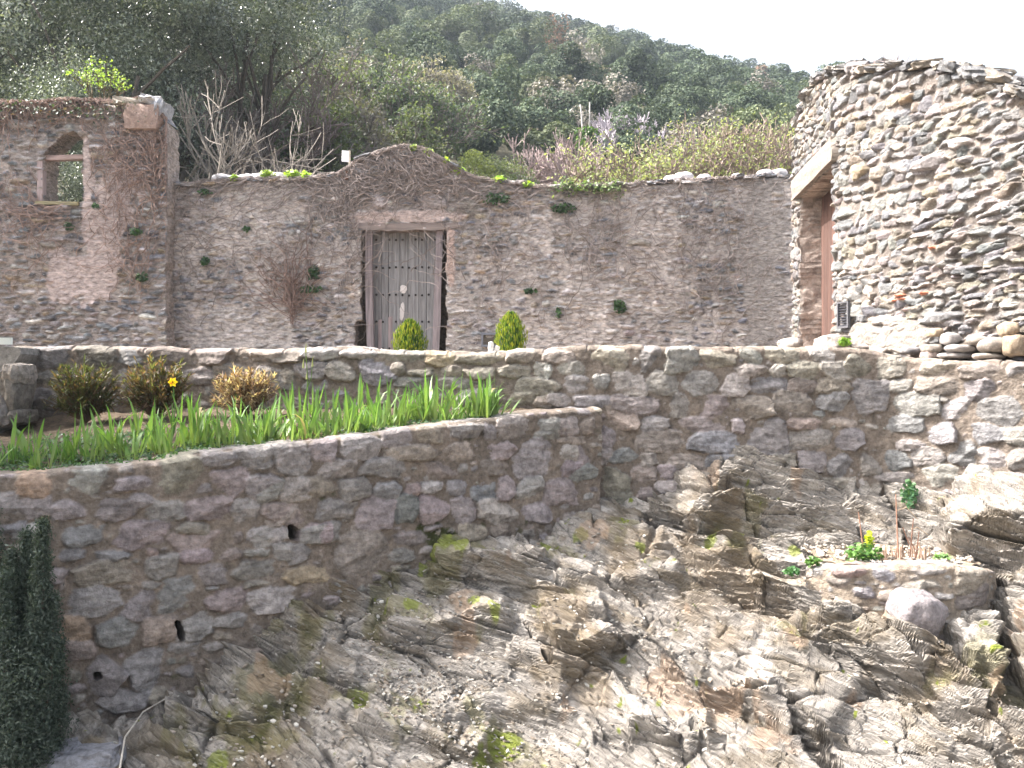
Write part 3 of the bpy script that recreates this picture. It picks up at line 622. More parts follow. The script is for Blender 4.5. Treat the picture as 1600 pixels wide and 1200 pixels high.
# sign and rusty block on the wall top
sg = empty('notice_sign', P(543, 275, 15.2), 'small white board on a short post standing on the ruined wall left of the gable', 'sign')
mb = MB(); boxm(mb, (P(540, 0, 15.2)[0], 15.2, P(0, 244, 15.2)[2]), (.115, .02, .17), (.8, .8, .82), (0, .05, .3)); o = mb.build('board', M_PAINT, sg); o.location = -Vector(sg.location)
mb = MB(); boxm(mb, (P(545.5, 0, 15.2)[0], 15.22, P(0, 256, 15.2)[2]), (.03, .03, .42), (.55, .48, .38)); o = mb.build('post', M_WOOD, sg); o.location = -Vector(sg.location)
boulder('rusty_brick', P(540, 275, 15.0), (.10, .15, .13), (.20, .09, .05), M_ROUND, 'rusty brown block below the small white sign on the wall', 'block', bev=.1, jit=.02)

# ------------------------------------------------------------ bedrock
ctl = [(0, 1185, 6.2), (100, 1120, 6.5), (180, 1115, 6.65), (250, 1095, 6.85), (330, 1000, 7.05), (400, 965, 7.2), (480, 925, 7.35), (560, 905, 7.5), (640, 878, 7.7), (720, 858, 7.88), (800, 848, 8.05), (870, 815, 8.2), (930, 792, 8.35), (1000, 800, 8.3), (1062, 788, 8.4),
       (1120, 742, 8.35), (1180, 732, 8.35), (1250, 750, 8.35), (1320, 780, 8.35), (1400, 792, 8.3), (1480, 800, 8.1), (1600, 792, 7.85), (1800, 780, 7.4),
       (1100, 800, 8.0), (1160, 870, 7.75), (1250, 870, 7.7), (1330, 830, 7.95), (1420, 835, 7.9), (1040, 840, 7.95), (1300, 895, 7.35), (1400, 905, 7.25), (1500, 870, 7.2), (1560, 800, 7.5), (1600, 830, 7.1),
       (1000, 850, 7.7), (900, 850, 7.75), (850, 885, 7.45), (1000, 950, 6.9), (1150, 930, 7.05), (800, 960, 7.0), (700, 960, 7.1), (640, 960, 7.15), (560, 970, 7.0), (480, 1000, 6.85), (400, 1060, 6.55), (320, 1110, 6.3), (600, 1040, 6.55),
       (700, 1080, 6.2), (900, 1080, 6.0), (1200, 1000, 6.4), (1400, 1000, 6.35), (1330, 960, 6.8), (1450, 960, 6.7), (1550, 950, 6.6), (1400, 1080, 5.85), (1600, 960, 6.3), (1100, 1100, 5.75), (1550, 1100, 5.5),
       (150, 1200, 5.7), (0, 1240, 5.5), (300, 1200, 5.6), (600, 1200, 5.3), (900, 1200, 5.15), (1200, 1200, 5.05), (1600, 1200, 5.0), (1800, 1100, 5.4), (1800, 900, 6.3), (-200, 1220, 5.4)]
Dw = lambda p_: float(LOW.D(LOW.pxu(p_))) if p_ < 935 else 8.4
ctl = [q if k < 23 else (q[0], q[1], Dw(q[0]) - (Dw(q[0]) - q[2]) * .64) for k, q in enumerate(ctl)]
cp = np.array([P(*q) for q in ctl]); extra = [(a_, b_, -2.66) for a_ in (-5, -3, -1.5, 0, 1.5, 3, 5) for b_ in (4.4, 5.6)] + [(-5.5, 6.2, -2.6), (0, 9.6, -.9), (3, 9.6, -.8), (5, 9.6, -.8), (-4, 9.6, -1.6), (7, 7, -1.2)]
cp = np.vstack([cp, np.array(extra)])
def tps(r2): return 0.5 * r2 * np.log(r2 + 1e-9)
n_ = len(cp); d2 = ((cp[:, None, :2] - cp[None, :, :2]) ** 2).sum(-1)
A = np.zeros((n_ + 3, n_ + 3)); A[:n_, :n_] = tps(d2) + np.eye(n_) * 0.004; A[:n_, n_] = 1; A[:n_, n_ + 1:] = cp[:, :2]; A[n_:, :n_] = A[:n_, n_:].T
wts = np.linalg.solve(A, np.concatenate([cp[:, 2], [0, 0, 0]]))
def rbase(x, y):
    x = np.asarray(x, float); y = np.asarray(y, float); z = wts[n_] + wts[n_ + 1] * x + wts[n_ + 2] * y
    for k in range(n_): z = z + wts[k] * tps((x - cp[k, 0]) ** 2 + (y - cp[k, 1]) ** 2)
    return z
gx = np.arange(-4.5, 5.6, 0.0088); gy = np.arange(4.6, 9.4, 0.0088)
cx_ = np.arange(-5.6, 6.7, .06); cy_ = np.arange(2.7, 9.5, .06); CXg, CYg = np.meshgrid(cx_, cy_, indexing='ij'); CZ = rbase(CXg, CYg)
def bil(x, y, Z, x0, y0, st):
    a = np.clip((x - x0) / st, 0, Z.shape[0] - 1.001); b = np.clip((y - y0) / st, 0, Z.shape[1] - 1.001); i = a.astype(int); j = b.astype(int); a = a - i; b = b - j
    return (Z[i, j] * (1 - a) + Z[i + 1, j] * a) * (1 - b) + (Z[i, j + 1] * (1 - a) + Z[i + 1, j + 1] * a) * b
def pixrock(px, py, fn):
    Ds = np.arange(4.0, 9.0, 0.01); z = fn((px - 800) / F * Ds, Ds); ray = (600 - py) / F * Ds
    k = np.where(z >= ray)[0]; D = Ds[k[0]] if len(k) else 6.5
    return P(px, py, D)
base_fn = lambda x, y: bil(np.asarray(x), np.asarray(y), CZ, cx_[0], cy_[0], .06)
X, Y = np.meshgrid(gx, gy, indexing='ij'); Z = base_fn(X, Y)
Z += fbm(X * 1.1, Y * 1.1, 101, 4) * .07
def segd(a, b):
    ab = b - a; L2 = (ab ** 2).sum(); t = np.clip(((X - a[0]) * ab[0] + (Y - a[1]) * ab[1]) / L2, 0, 1); L = math.sqrt(L2)
    s_ = ((X - a[0]) * -ab[1] + (Y - a[1]) * ab[0]) / L; tt = ((X - a[0]) * ab[0] + (Y - a[1]) * ab[1]) / L2
    return s_, tt, np.hypot(X - a[0] - t * ab[0], Y - a[1] - t * ab[1])
jg = fbm(X * 3.0, Y * 3.0, 120, 5); jg2 = fbm(X * 2.2, Y * 2.2, 121, 2)
def ledge(p0, p1, h, L):      # lip that faces the viewer, p0 left p1 right
    global Z
    a = pixrock(*p0, base_fn)[:2]; b = pixrock(*p1, base_fn)[:2]; s_, t, _ = segd(a, b); s_ = s_ + jg2 * .16
    along = sm((t + .06) / .14) * sm((1.06 - t) / .14); Z = Z + h * along * sm(s_ / .09 + .5) * np.exp(-np.clip(s_, 0, 9) / L)
def groove(pts, w, dep):
    global Z
    q = [pixrock(*p, base_fn)[:2] for p in pts]; dm = np.full(X.shape, 9.0)
    for a, b in zip(q[:-1], q[1:]): dm = np.minimum(dm, segd(a, b)[2])
    Z = Z - dep * sm(1 - (dm + jg * .025) / w) 
ledge((675, 935), (850, 925), .26, .4); ledge((600, 1012), (800, 1020), .22, .35); ledge((865, 1062), (965, 1045), .26, .25); ledge((1100, 905), (1430, 1065), .22, .35); ledge((900, 985), (1230, 1130), .12, .3); ledge((560, 1130), (760, 1190), .12, .3); ledge((500, 960), (640, 925), .14, .4)
ledge((790, 1050), (880, 1085), .10, .3); ledge((1010, 800), (1090, 860), .2, .4); ledge((1280, 1010), (1430, 1085), .16, .5); ledge((1080, 880), (1270, 905), .10, .4)
ledge((980, 1180), (1120, 1190), .14, .4); ledge((1150, 1110), (1290, 1190), .12, .4); ledge((680, 1130), (900, 1110), .06, .4); ledge((260, 1130), (420, 1120), .12, .3); ledge((440, 1075), (560, 1060), .08, .3)
ledge((1180, 950), (1330, 960), .10, .35); ledge((1400, 1010), (1520, 1080), .16, .4); ledge((1480, 885), (1680, 900), .26, .4); ledge((1540, 1040), (1640, 1100), .12, .4)
ledge((330, 1010), (480, 990), .10, .3); ledge((880, 930), (1060, 920), .07, .4)
groove([(1200, 955), (1300, 1000), (1425, 1060)], .05, .26); groove([(1140, 750), (1165, 810), (1195, 860)], .03, .16); groove([(1220, 1100), (1250, 1140), (1300, 1200)], .08, .3)
groove([(1375, 760), (1410, 830), (1440, 880)], .08, .12); groove([(1545, 910), (1580, 1000), (1600, 1080)], .14, .35); groove([(1400, 1090), (1540, 1130)], .05, .1); groove([(1085, 1130), (1095, 1180)], .04, .12)
groove([(1425, 930), (1500, 1040), (1550, 1100)], .06, .14); groove([(480, 1060), (640, 1120)], .04, .08); groove([(820, 990), (860, 1060)], .03, .09)
# rows re-spaced by arc length so that steep faces are as finely meshed as flat ones
dz = np.abs(np.diff(Z, axis=1)); met = np.sqrt(.0088 ** 2 + (1.0 * dz) ** 2); cum = np.concatenate([np.zeros((len(gx), 1)), np.cumsum(met, 1)], 1)
NR = 720; frac = np.linspace(0, 1, NR); Y2 = np.empty((len(gx), NR)); Z2 = np.empty_like(Y2)
kk = 9; cs = np.stack([np.interp(np.linspace(0, 1, 200), c / c[-1], gy) for c in cum]); pad = np.pad(cs, ((kk, kk), (0, 0)), mode='edge')
cs = np.mean([pad[i:i + len(cs)] for i in range(2 * kk + 1)], 0)
for i in range(len(gx)):
    Y2[i] = np.interp(frac, np.linspace(0, 1, 200), cs[i]); Z2[i] = np.interp(Y2[i], gy, Z[i])
Zreg = Z; X = np.repeat(gx[:, None], NR, 1); Y = Y2; Z = Z2; jg = fbm(X * 3.0, Y * 3.0, 120, 5)
def blur(A, k, ax):
    pw = [(0, 0), (0, 0)]; pw[ax] = (k + 1, k); B = np.cumsum(np.pad(A, pw, mode='edge'), axis=ax); n = A.shape[ax]
    return (np.take(B, np.arange(2 * k + 1, 2 * k + 1 + n), ax) - np.take(B, np.arange(0, n), ax)) / (2 * k + 1)
Zs = blur(blur(Zreg, 7, 0), 7, 1); gxs, gys = np.gradient(Zs, .0088)
gxs = np.clip(gxs, -1.1, 1.1); gys = np.clip(gys, -1.3, 1.6); g0 = np.stack([np.interp(Y[i], gy, gxs[i]) for i in range(len(gx))]); g1 = np.stack([np.interp(Y[i], gy, gys[i]) for i in range(len(gx))])
# foliation: the surface breaks along tilted sheets
NS = np.array([.36, .25, .90]); NS /= np.linalg.norm(NS)
LA = X * .90 - Y * .35 - Z * .26; LB = NS[0] * X + NS[1] * Y + NS[2] * Z
LB = LB + fbm(LA * .6, LB * 1.0, 131, 1) * .10 + fbm(LA * 1.5, LB * 5, 132, 2) * .009
LC = -.2 * X - .75 * Y + .6 * Z
def voro(a, b, seed):
    ia = np.floor(a); ib = np.floor(b); F1 = np.full(a.shape, 9.); F2 = np.full(a.shape, 9.); ID = np.zeros(a.shape); CA = np.zeros(a.shape); CB = np.zeros(a.shape)
    for di in (-1, 0, 1):
        for dj in (-1, 0, 1):
            h1 = hash2(ia + di, ib + dj, seed); h2 = hash2(ia + di, ib + dj, seed + 1); da = ia + di + .1 + .8 * h1 - a; db = ib + dj + .1 + .8 * h2 - b; d = np.abs(da) * .5 + np.hypot(da, db) * .6
            m = d < F1; F2 = np.where(m, F1, np.minimum(F2, d)); F1 = np.where(m, d, F1); ID = np.where(m, h1 * 7.3 + h2 * 3.1, ID) ; CA = np.where(m, -da, CA); CB = np.where(m, -db, CB)
    r1 = np.modf(ID * 91.7)[0]; r2 = np.modf(ID * 37.3)[0]; r3 = np.modf(ID * 53.9)[0]; return F2 - F1, r1, r2, r3, CA, CB
wa = fbm(LA * 1.6, LC * 1.6, 201, 3); wb = fbm(LA * 1.2, LC * 1.6, 202, 3); DN = 0; cell = 0; crk = 0; rg = .55 + .9 * vn(LA * .9, LC * 1.1, 207)
for fa, fb_, amp, tl, w_, sd in ((.6, 3.0, .13, .09, .25, 301), (1.6, 10, .06, .05, .25, 311), (3.2, 23, .030, .030, .30, 321), (11, 66, .007, .009, .35, 331)):
    e_, r1, r2, r3, ca, cb = voro(LA * fa + wa * w_ * 1.5, LB * fb_ + wb * w_ * 1.5, sd)
    w0 = sm(e_ / (.05 if sd < 320 else .22)); DN = DN + ((r1 - .5) * amp * w0 + (ca * (r2 - .5) * tl + cb * (.25 + r3) * tl * 1.3) * w0 - amp * .30 * (1 - sm(e_ / .10)) * sm(np.abs(cb) * 2.6)) * rg; cell = cell + (r2 - .5) * (.12, .18, .30, .34)[(sd - 301) // 10]
    crk = np.maximum(crk, (1 - sm(e_ / .12)) * (.15 + .85 * sm(np.abs(cb) * 2.6)) * (.95, .95, .9, .7)[(sd - 301) // 10])
DN += fbm(LA * 6, LB * 50 + LC * 3, 142, 3) * .010 + fbm(LA * 18, LB * 110, 143, 2) * .004
hid = vn(LA * 1.5, LB * 30, 9)
ln = np.sqrt(1 + g0 ** 2 + g1 ** 2); XX = X - g0 / ln * DN; YY = Y - g1 / ln * DN; Z = Z + DN / ln
# hide inside the walls
Zc = np.where(Y > np.interp(X, LOW.X, LOW.Y, left=LOW.Y[0], right=99) + .25, np.minimum(Z, -1.2), Z)
Zc = np.where(Y > np.interp(X, PAR.X[PAR.Y > 8], PAR.Y[PAR.Y > 8]) + .3, np.minimum(Zc, -.9), Zc); Z = Zc
# colour: pale grey-tan schist, brown and mossy patches
n1 = fbm(X * 2.2, Y * 2.2, 150, 5); n2 = fbm(X * 7, Y * 7, 151, 4); n3 = fbm(X * 1.1, Y * 1.1, 152, 4)
rc = np.array((.325, .298, .268))[None, None] * ((0.88 + .22 * hid + .15 * n2 + cell) * (1 - .68 * crk))[..., None]
def mixc(c, m): 
    global rc
    rc = rc * (1 - m[..., None]) + np.array(c)[None, None] * m[..., None]
mixc((.20, .16, .115), sm((n1 - .12) / .25) * .7)
mixc((.13, .10, .06), sm((fbm(LA * 3, LB * 9, 160, 4) - .12) / .2) * .5)
moss = np.zeros_like(X)
for px, py, r_, a_ in ((690, 905, .35, 1), (620, 970, .3, 1), (760, 1000, .2, .6), (780, 1170, .35, .9), (600, 1130, .4, .8), (420, 1090, .5, .8), (330, 1150, .4, .8), (850, 870, .4, .6), (1150, 860, .35, .6), (1250, 1020, .3, .4), (450, 1010, .5, .6), (1330, 950, .3, .5), (1480, 1030, .4, .4), (1000, 845, .4, .4), (560, 880, .4, .7), (1550, 1050, .3, .6)):
    q = pixrock(px, py, base_fn); moss = np.maximum(moss, a_ * np.exp(-((X - q[0]) ** 2 + (Y - q[1]) ** 2) / r_ ** 2))
mixc((.14, .13, .045), sm((moss + n2 * .7 + n1 * .3 - .50) / .25) * .5)
mixc((.075, .08, .025), sm((moss + n1 * .7 + n2 * .4 - .85) / .25) * .75)
for px, py, r_ in ((612, 965, .07), (640, 985, .05), (690, 900, .10), (720, 915, .07), (660, 905, .06), (780, 1165, .10), (760, 1195, .09), (800, 1150, .06), (740, 985, .05), (850, 862, .06), (905, 845, .07), (770, 1000, .05), (1150, 855, .06), (1240, 892, .05), (560, 1090, .06), (340, 1180, .08), (1000, 865, .05), (1110, 868, .06)):
    q = pixrock(px, py, base_fn); mixc((.17, .20, .035), sm((np.exp(-((X - q[0]) ** 2 + (Y - q[1]) ** 2) / r_ ** 2) * 1.3 + n2 * .5 + fbm(X * 20, Y * 20, 180, 3) * .5 - .45) / .25) * .8)
mixc((.34, .24, .165), sm((fbm(X * 3, Y * 3, 170, 4) - .42) / .1) * .5)
ri = np.arange(X.size).reshape(X.shape); rq = np.stack([ri[:-1, :-1], ri[1:, :-1], ri[1:, 1:], ri[:-1, 1:]], -1).reshape(-1, 4)
rock = link('bedrock', make_mesh('bedrock', np.stack([XX, YY, Z], -1).reshape(-1, 3), rq, np.full(len(rq), 4), rc.reshape(-1, 3), False), M_ROCK); tag(rock, kind='structure', label='sunlit layered schist bedrock with moss patches below the walls')
ZR = np.stack([np.interp(gy, Y[i], Z[i]) for i in range(len(gx))])
rock_fn = lambda x, y: bil(np.asarray(x), np.asarray(y), ZR, gx[0], gy[0], .0088)

# loose chips of slate on the rock
def chips(n, zone, smin, smax, cols, lift=.004, fn=rock_fn, th=.3):
    mb = MB(); th_ = np.arange(5) / 5 * 2 * PI
    for k in range(n):
        x, y = zone(); z = float(fn(x, y)); s_ = rng.uniform(smin, smax); ex = rng.uniform(.5, 1); a0 = rng.uniform(0, 6.28)
        rad = s_ * rng.uniform(.7, 1.2, 5); px_ = rad * np.cos(th_); py_ = rad * ex * np.sin(th_)
        ca, sa = math.cos(a0), math.sin(a0); xx = px_ * ca - py_ * sa; yy = px_ * sa + py_ * ca
        tx, ty = rng.normal(-.15, .35), rng.normal(-.1, .3); zz = xx * tx + yy * ty; h = s_ * rng.uniform(.15, th)
        top_ = np.stack([x + xx, y + yy, z + zz + h + lift], -1); bot_ = np.stack([x + xx * 1.05, y + yy * 1.05, z + zz - h * .3], -1)
        mb.add(np.vstack([top_, bot_]), [[0, 1, 2, 3, 4]] + [[i, i + 5, (i + 1) % 5 + 5, (i + 1) % 5] for i in range(5)], np.array(cols[rng.integers(len(cols))]) * rng.uniform(.8, 1.2))
    return mb
ZN = [(640, 1150, .5), (760, 1120, .5), (620, 1060, .3), (660, 1030, .5), (850, 1150, .7), (700, 1150, .6), (500, 1130, .8), (1000, 1000, 1.0), (900, 900, .7), (400, 1170, .6), (1150, 1050, .9), (1550, 1150, .5), (600, 1000, .5), (1350, 890, .3)]
ZP = [(pixrock(a, b, base_fn)[:2], r_) for a, b, r_ in ZN]
def zone():
    c, r_ = ZP[rng.integers(len(ZP))]; return c[0] + rng.normal(0, r_ * .6), min(8.3, max(4.2, c[1] + rng.normal(0, r_ * .5)))
tag(chips(3600, zone, .005, .02, [(.36, .33, .29), (.3, .26, .22), (.44, .42, .38), (.24, .2, .16)]).build('slate_chips', M_ROUND), 'loose pale slate chips scattered over the bedrock', 'chips', kind='stuff')

# ground beyond, terrace floor and bed
def grid_mesh(name, xs, ys, zf, colf, mat, smooth=True):
    X_, Y_ = np.meshgrid(xs, ys, indexing='ij'); Z_ = zf(X_, Y_); i = np.arange(X_.size).reshape(X_.shape)
    q = np.stack([i[:-1, :-1], i[1:, :-1], i[1:, 1:], i[:-1, 1:]], -1).reshape(-1, 4)
    return link(name, make_mesh(name, np.stack([X_, Y_, Z_], -1).reshape(-1, 3), q, np.full(len(q), 4), colf(X_, Y_).reshape(-1, 3), smooth), mat)
cf = lambda c, s_=1.0: (lambda x, y: np.array(c)[None, None] * (1 + .3 * fbm(x * s_, y * s_, 5, 4))[..., None])
g = grid_mesh('ground', np.linspace(-900, 900, 60), np.linspace(-300, 1500, 60), lambda x, y: x * 0 - 2.72, cf((.12, .10, .07), .1), M_SOIL); tag(g, kind='structure')
g = grid_mesh('terrace_floor', np.linspace(-9, 6.5, 120), np.linspace(9.0, 15.3, 60), lambda x, y: floor_z + fbm(x * 3, y * 3, 6, 3) * .02 - (y < 9.3) * .15, cf((.2, .16, .12)), M_SOIL); tag(g, kind='structure')
NB = 420; MBn = 90
pu = np.linspace(-200, 934, NB); fu = LOW.pxu(pu); fx, fy = LOW.at(fu); fz = ltop(fu) - .035; lnx, lny = LOW.nrm(fu); fx = fx - lnx * .10; fy = fy - lny * .10
bu = PAR.pxu(pu); bx, by = PAR.at(bu); by = by + .02; bz = np.interp(pu, [-200, 0, 100, 300, 500, 800, 934], [-.36, -.33, -.27, -.22, -.20, -.21, -.20])
T = np.linspace(0, 1, MBn)
def bedpt(px, t):
    k = (px + 200) / 1134 * (NB - 1); r_ = np.arange(NB)
    a = np.array([np.interp(k, r_, q) for q in (fx, fy, fz)]); b = np.array([np.interp(k, r_, q) for q in (bx, by, bz)])
    return a * (1 - t) + b * t
BX = fx[:, None] * (1 - T) + bx[:, None] * T; BY = fy[:, None] * (1 - T) + by[:, None] * T; BZ = fz[:, None] * (1 - T) + bz[:, None] * T + fbm(BX * 5, BY * 5, 7, 5) * .035 * (1 - .6 * (T < .03))
ii = np.arange(BX.size).reshape(BX.shape); q = np.stack([ii[:-1, :-1], ii[1:, :-1], ii[1:, 1:], ii[:-1, 1:]], -1).reshape(-1, 4)
bc = np.array((.095, .07, .048))[None, None] * (1 + .5 * fbm(BX * 9, BY * 9, 8, 4))[..., None]
bed = link('flower_bed', make_mesh('flower_bed', np.stack([BX, BY, BZ], -1).reshape(-1, 3), q, np.full(len(q), 4), bc.reshape(-1, 3), True), M_SOIL); tag(bed, kind='structure')

# ------------------------------------------------------------ plants
def leaves(mb, pos, size, cols, aspect=.55, nrm=None, jit=.35):
    """small leaf-shaped faces; cols is a list of leaf colours"""
    n = len(pos); a = rng.normal(size=(n, 3)); 
    if nrm is not None: a = a * jit + nrm
    a /= np.linalg.norm(a, axis=1)[:, None]; b = np.cross(a, rng.normal(size=(n, 3))); b /= np.linalg.norm(b, axis=1)[:, None]; c = np.cross(a, b)
    s_ = (size * rng.uniform(.6, 1.3, n))[:, None]
    v = np.stack([pos - b * s_, pos + c * s_ * aspect + a * s_ * .15, pos + b * s_, pos - c * s_ * aspect + a * s_ * .15], 1).reshape(-1, 3)
    cc = np.array(cols)[rng.integers(len(cols), size=n)] * rng.uniform(.8, 1.2, (n, 1)); mb.addq(v, np.arange(n * 4).reshape(n, 4), np.repeat(cc, 4, 0))

def crown_pts(n, rad, nl, lr, c=(0, 0, 0), lowcut=-.55, shell=.35):
    """points spread through lobes scattered in an ellipsoid"""
    L = rng.normal(size=(nl, 3)); L /= np.linalg.norm(L, axis=1)[:, None]; L *= rng.uniform(.35, .95, (nl, 1)); L = L[L[:, 2] > lowcut]; nl = len(L)
    L = L * np.array(rad); r_ = rng.uniform(*lr, nl)
    k = rng.integers(nl, size=n); d = rng.normal(size=(n, 3)); d /= np.linalg.norm(d, axis=1)[:, None]
    d *= (rng.uniform(0, 1, (n, 1)) ** shell); return L[k] + d * r_[k][:, None] * np.array([1, 1, .8]) + np.array(c), L, r_

def branch(mb, p, d, L, r, depth, col, spread=.5, grav=.1, n=5, kids=3, minr=.006, tips=None):
    pts = [np.array(p, float)]; d = np.array(d, float); d /= np.linalg.norm(d)
    for i in range(n):
        d = d + rng.normal(0, .13, 3) + np.array([0, 0, grav]) * .3; d /= np.linalg.norm(d); pts.append(pts[-1] + d * L / n)
    tube(mb, pts, r, max(minr, r * .55), col, 5 if r > .03 else 3)
    if depth == 0:
        if tips is not None: tips.append(pts[-1])
        return
    for k in range(kids):
        t = rng.uniform(.4, 1.0); i = min(n, int(t * n)); q = pts[i]; dd = d + rng.normal(0, spread, 3); branch(mb, q, dd, L * rng.uniform(.55, .8), max(minr, r * .55), depth - 1, col, spread, grav, max(3, n - 1), kids, minr, tips)

def copy_tree(o, loc, rz=0, sc=1.0, label=None, group=None):
    c = o.copy(); COL.objects.link(c); c.location = loc; c.rotation_euler = (0, 0, rz); c.scale = (sc, sc, sc) if np.isscalar(sc) else sc
    if label: c['label'] = label
    if group: c['group'] = group
    for ch in list(o.children):
        k = ch.copy(); COL.objects.link(k); k.parent = c
        for g2 in ch.children: k2 = g2.copy(); COL.objects.link(k2); k2.parent = k
    return c

# --- irises in the bed
def blade(mb, p, az, lean, L, w, droop, c0, c1, seg=6):
    if seg == 6 and rng.random() < .05: c0 = c1 = np.array((.38, .31, .17)) * rng.uniform(.7, 1.1)
    d = np.array([math.cos(az) * math.sin(lean), math.sin(az) * math.sin(lean), math.cos(lean)]); hz = np.array([math.cos(az), math.sin(az), 0.0])
    side = np.array([-math.sin(az), math.cos(az), 0.0]); tw = rng.uniform(-1.2, 1.2); side = side * math.cos(tw) + hz * math.sin(tw)
    pts = [np.array(p, float)]; V = []; C_ = []
    for i in range(seg + 1):
        t = i / seg; ww = w * (.55 + .9 * t if t < .5 else 1.0 * (1 - ((t - .5) / .5) ** 1.8) + .02)
        q = pts[-1]; f = np.cross(side, d); V += [q - side * ww, q + f * ww * .25, q + side * ww]; cc = np.array(c0) * (1 - t) + np.array(c1) * t; C_ += [cc] * 3
        d = d + hz * droop * t ** 2 * .5 - np.array([0, 0, droop * t ** 2 * .5]); d /= np.linalg.norm(d); pts.append(q + d * L / seg)
    F_ = []
    for i in range(seg):
        a = i * 3; F_ += [[a, a + 1, a + 4, a + 3], [a + 1, a + 2, a + 5, a + 4]]
    mb.add(np.array(V), F_, np.array(C_))
def iris_mesh(k, narrow=False):
    mb = MB(); n = rng.integers(6, 12) if not narrow else rng.integers(12, 20); fan = rng.uniform(0, PI)
    for i in range(n):
        az = fan + (PI if rng.random() < .5 else 0) + rng.normal(0, .5); base = np.array([rng.normal(0, .03), rng.normal(0, .03), -.03])
        if narrow: blade(mb, base, rng.uniform(0, 6.28), abs(rng.normal(0, .3)), rng.uniform(.14, .28), .0055, rng.uniform(0, .6), (.16, .24, .06), (.07, .19, .035), 5)
        else: blade(mb, base, az, abs(rng.normal(.16, .34)), rng.uniform(.10, .42), rng.uniform(.007, .018), max(0, rng.normal(.6, .7)) if rng.random() < .45 else .08, (.26, .32, .12), (.085, .205, .045))
    return mb.mesh('iris_leaves', True)
iris = [iris_mesh(k) for k in range(12)]; narrow = [iris_mesh(k, True) for k in range(5)]
for m_ in iris + narrow: m_.materials.append(M_LEAF)
def bed_z(p): return p
k = 0
for px in np.linspace(-90, 786, 112):
    for t_ in (rng.uniform(.05, .22), rng.uniform(.2, .5)):
        if t_ > .25 and (px < 150 or rng.random() < .3): continue
        if 640 < px < 690 and t_ < .25 : t_ += .2
        if px < 400 and rng.random() < .15: continue
        pz = px + rng.uniform(-8, 8); q = bedpt(pz, t_ if pz < 700 else t_ * .8)
        nar = pz < 130 and rng.random() < .55
        o = link('daffodil_leaves' if nar else 'iris', (narrow if nar else iris)[rng.integers(5 if nar else 12)], None, loc=tuple(q)); o.rotation_euler = (rng.normal(0, .08), rng.normal(0, .08), rng.uniform(0, 6.28)); sc = rng.uniform(.6, 1.2) * (.8 if pz < 60 else 1); o.scale = (sc,) * 3
        if nar: tag(o, 'small clump of narrow green leaves near the left end of the bed', 'plant', 'narrow leaved clumps in the bed')
        elif pz < 380: tag(o, 'clump of sword-shaped iris leaves in the shaded left half of the bed', 'iris', 'irises in the shaded part of the bed')
        else: tag(o, 'clump of bright sunlit iris leaves in the right half of the bed', 'iris', 'irises in the sunny part of the bed')
# tall iris flower stalk
q = bedpt(484, .35); e = empty('iris_stalk', tuple(q), 'tall thin iris stalk with pointed buds rising above the leaves to the terrace wall top', 'flower')
mb = MB(); H_ = .62; pts = [(0, 0, 0), (-.01, 0, .2), (0, 0, .4), (-.015, 0, H_)]; tube(mb, pts, .006, .004, (.16, .26, .07), 5); tube(mb, [(-.0, 0, .34), (.03, 0, .42), (.035, 0, .52)], .005, .003, (.16, .26, .07), 4); mb.build('stem', M_LEAF, e)
mb = MB()
for c in ((-.015, 0, H_ - .01, .07), (-.035, 0, H_ - .13, .07), (.037, 0, .5, .08), (-.008, 0, H_ - .22, .06)):
    tube(mb, [np.array(c[:3]), np.array(c[:3]) + np.array([.0, 0, c[3] * .4]), np.array(c[:3]) + np.array([.004, 0, c[3]])], .010, .002, (.30, .32, .14), 6)
mb.build('bud', M_LEAF, e)
# daffodil
q = bedpt(272, .45); e = empty('daffodil', tuple(q), 'single yellow daffodil flower in front of the brown shrubs', 'flower')
mb = MB(); hh = (P(272, 597, q[1])[2] - q[2]); tube(mb, [(0, 0, 0), (.01, 0, hh * .5), (0, 0, hh * .95), (0, -.02, hh)], .004, .0035, (.1, .22, .05), 5)
for a in range(5): blade(mb, (0, 0, 0), rng.uniform(0, 6.28), .2, .28, .007, .3, (.12, .22, .06), (.07, .18, .04))
mb.build('stem', M_LEAF, e)
mb = MB()
for a in range(6):
    an = a * PI / 3; c = np.array([math.cos(an), 0, math.sin(an)]); s_ = np.array([-math.sin(an), 0, math.cos(an)]); o_ = np.array([0, -.02, hh])
    mb.add([o_ + c * .004, o_ + c * .022 + s_ * .014, o_ + c * .042 + np.array([0, .008, 0]), o_ + c * .022 - s_ * .014], [[0, 1, 2, 3]], (.85, .62, .02))
mb.build('petals', M_LEAF, e)
mb = MB(); an = np.arange(10) / 10 * 2 * PI; v = np.concatenate([np.stack([np.cos(an) * r_, an * 0 - y_, np.sin(an) * r_], -1) for r_, y_ in ((.009, 0.0), (.012, .02), (.017, .03))]) + np.array([0, -.02, hh])
mb.addq(v, np.array([[i + r_ * 10, (i + 1) % 10 + r_ * 10, (i + 1) % 10 + 10 + r_ * 10, i + 10 + r_ * 10] for r_ in range(2) for i in range(10)]), np.array((.85, .38, .01))); mb.build('trumpet', M_LEAF, e)
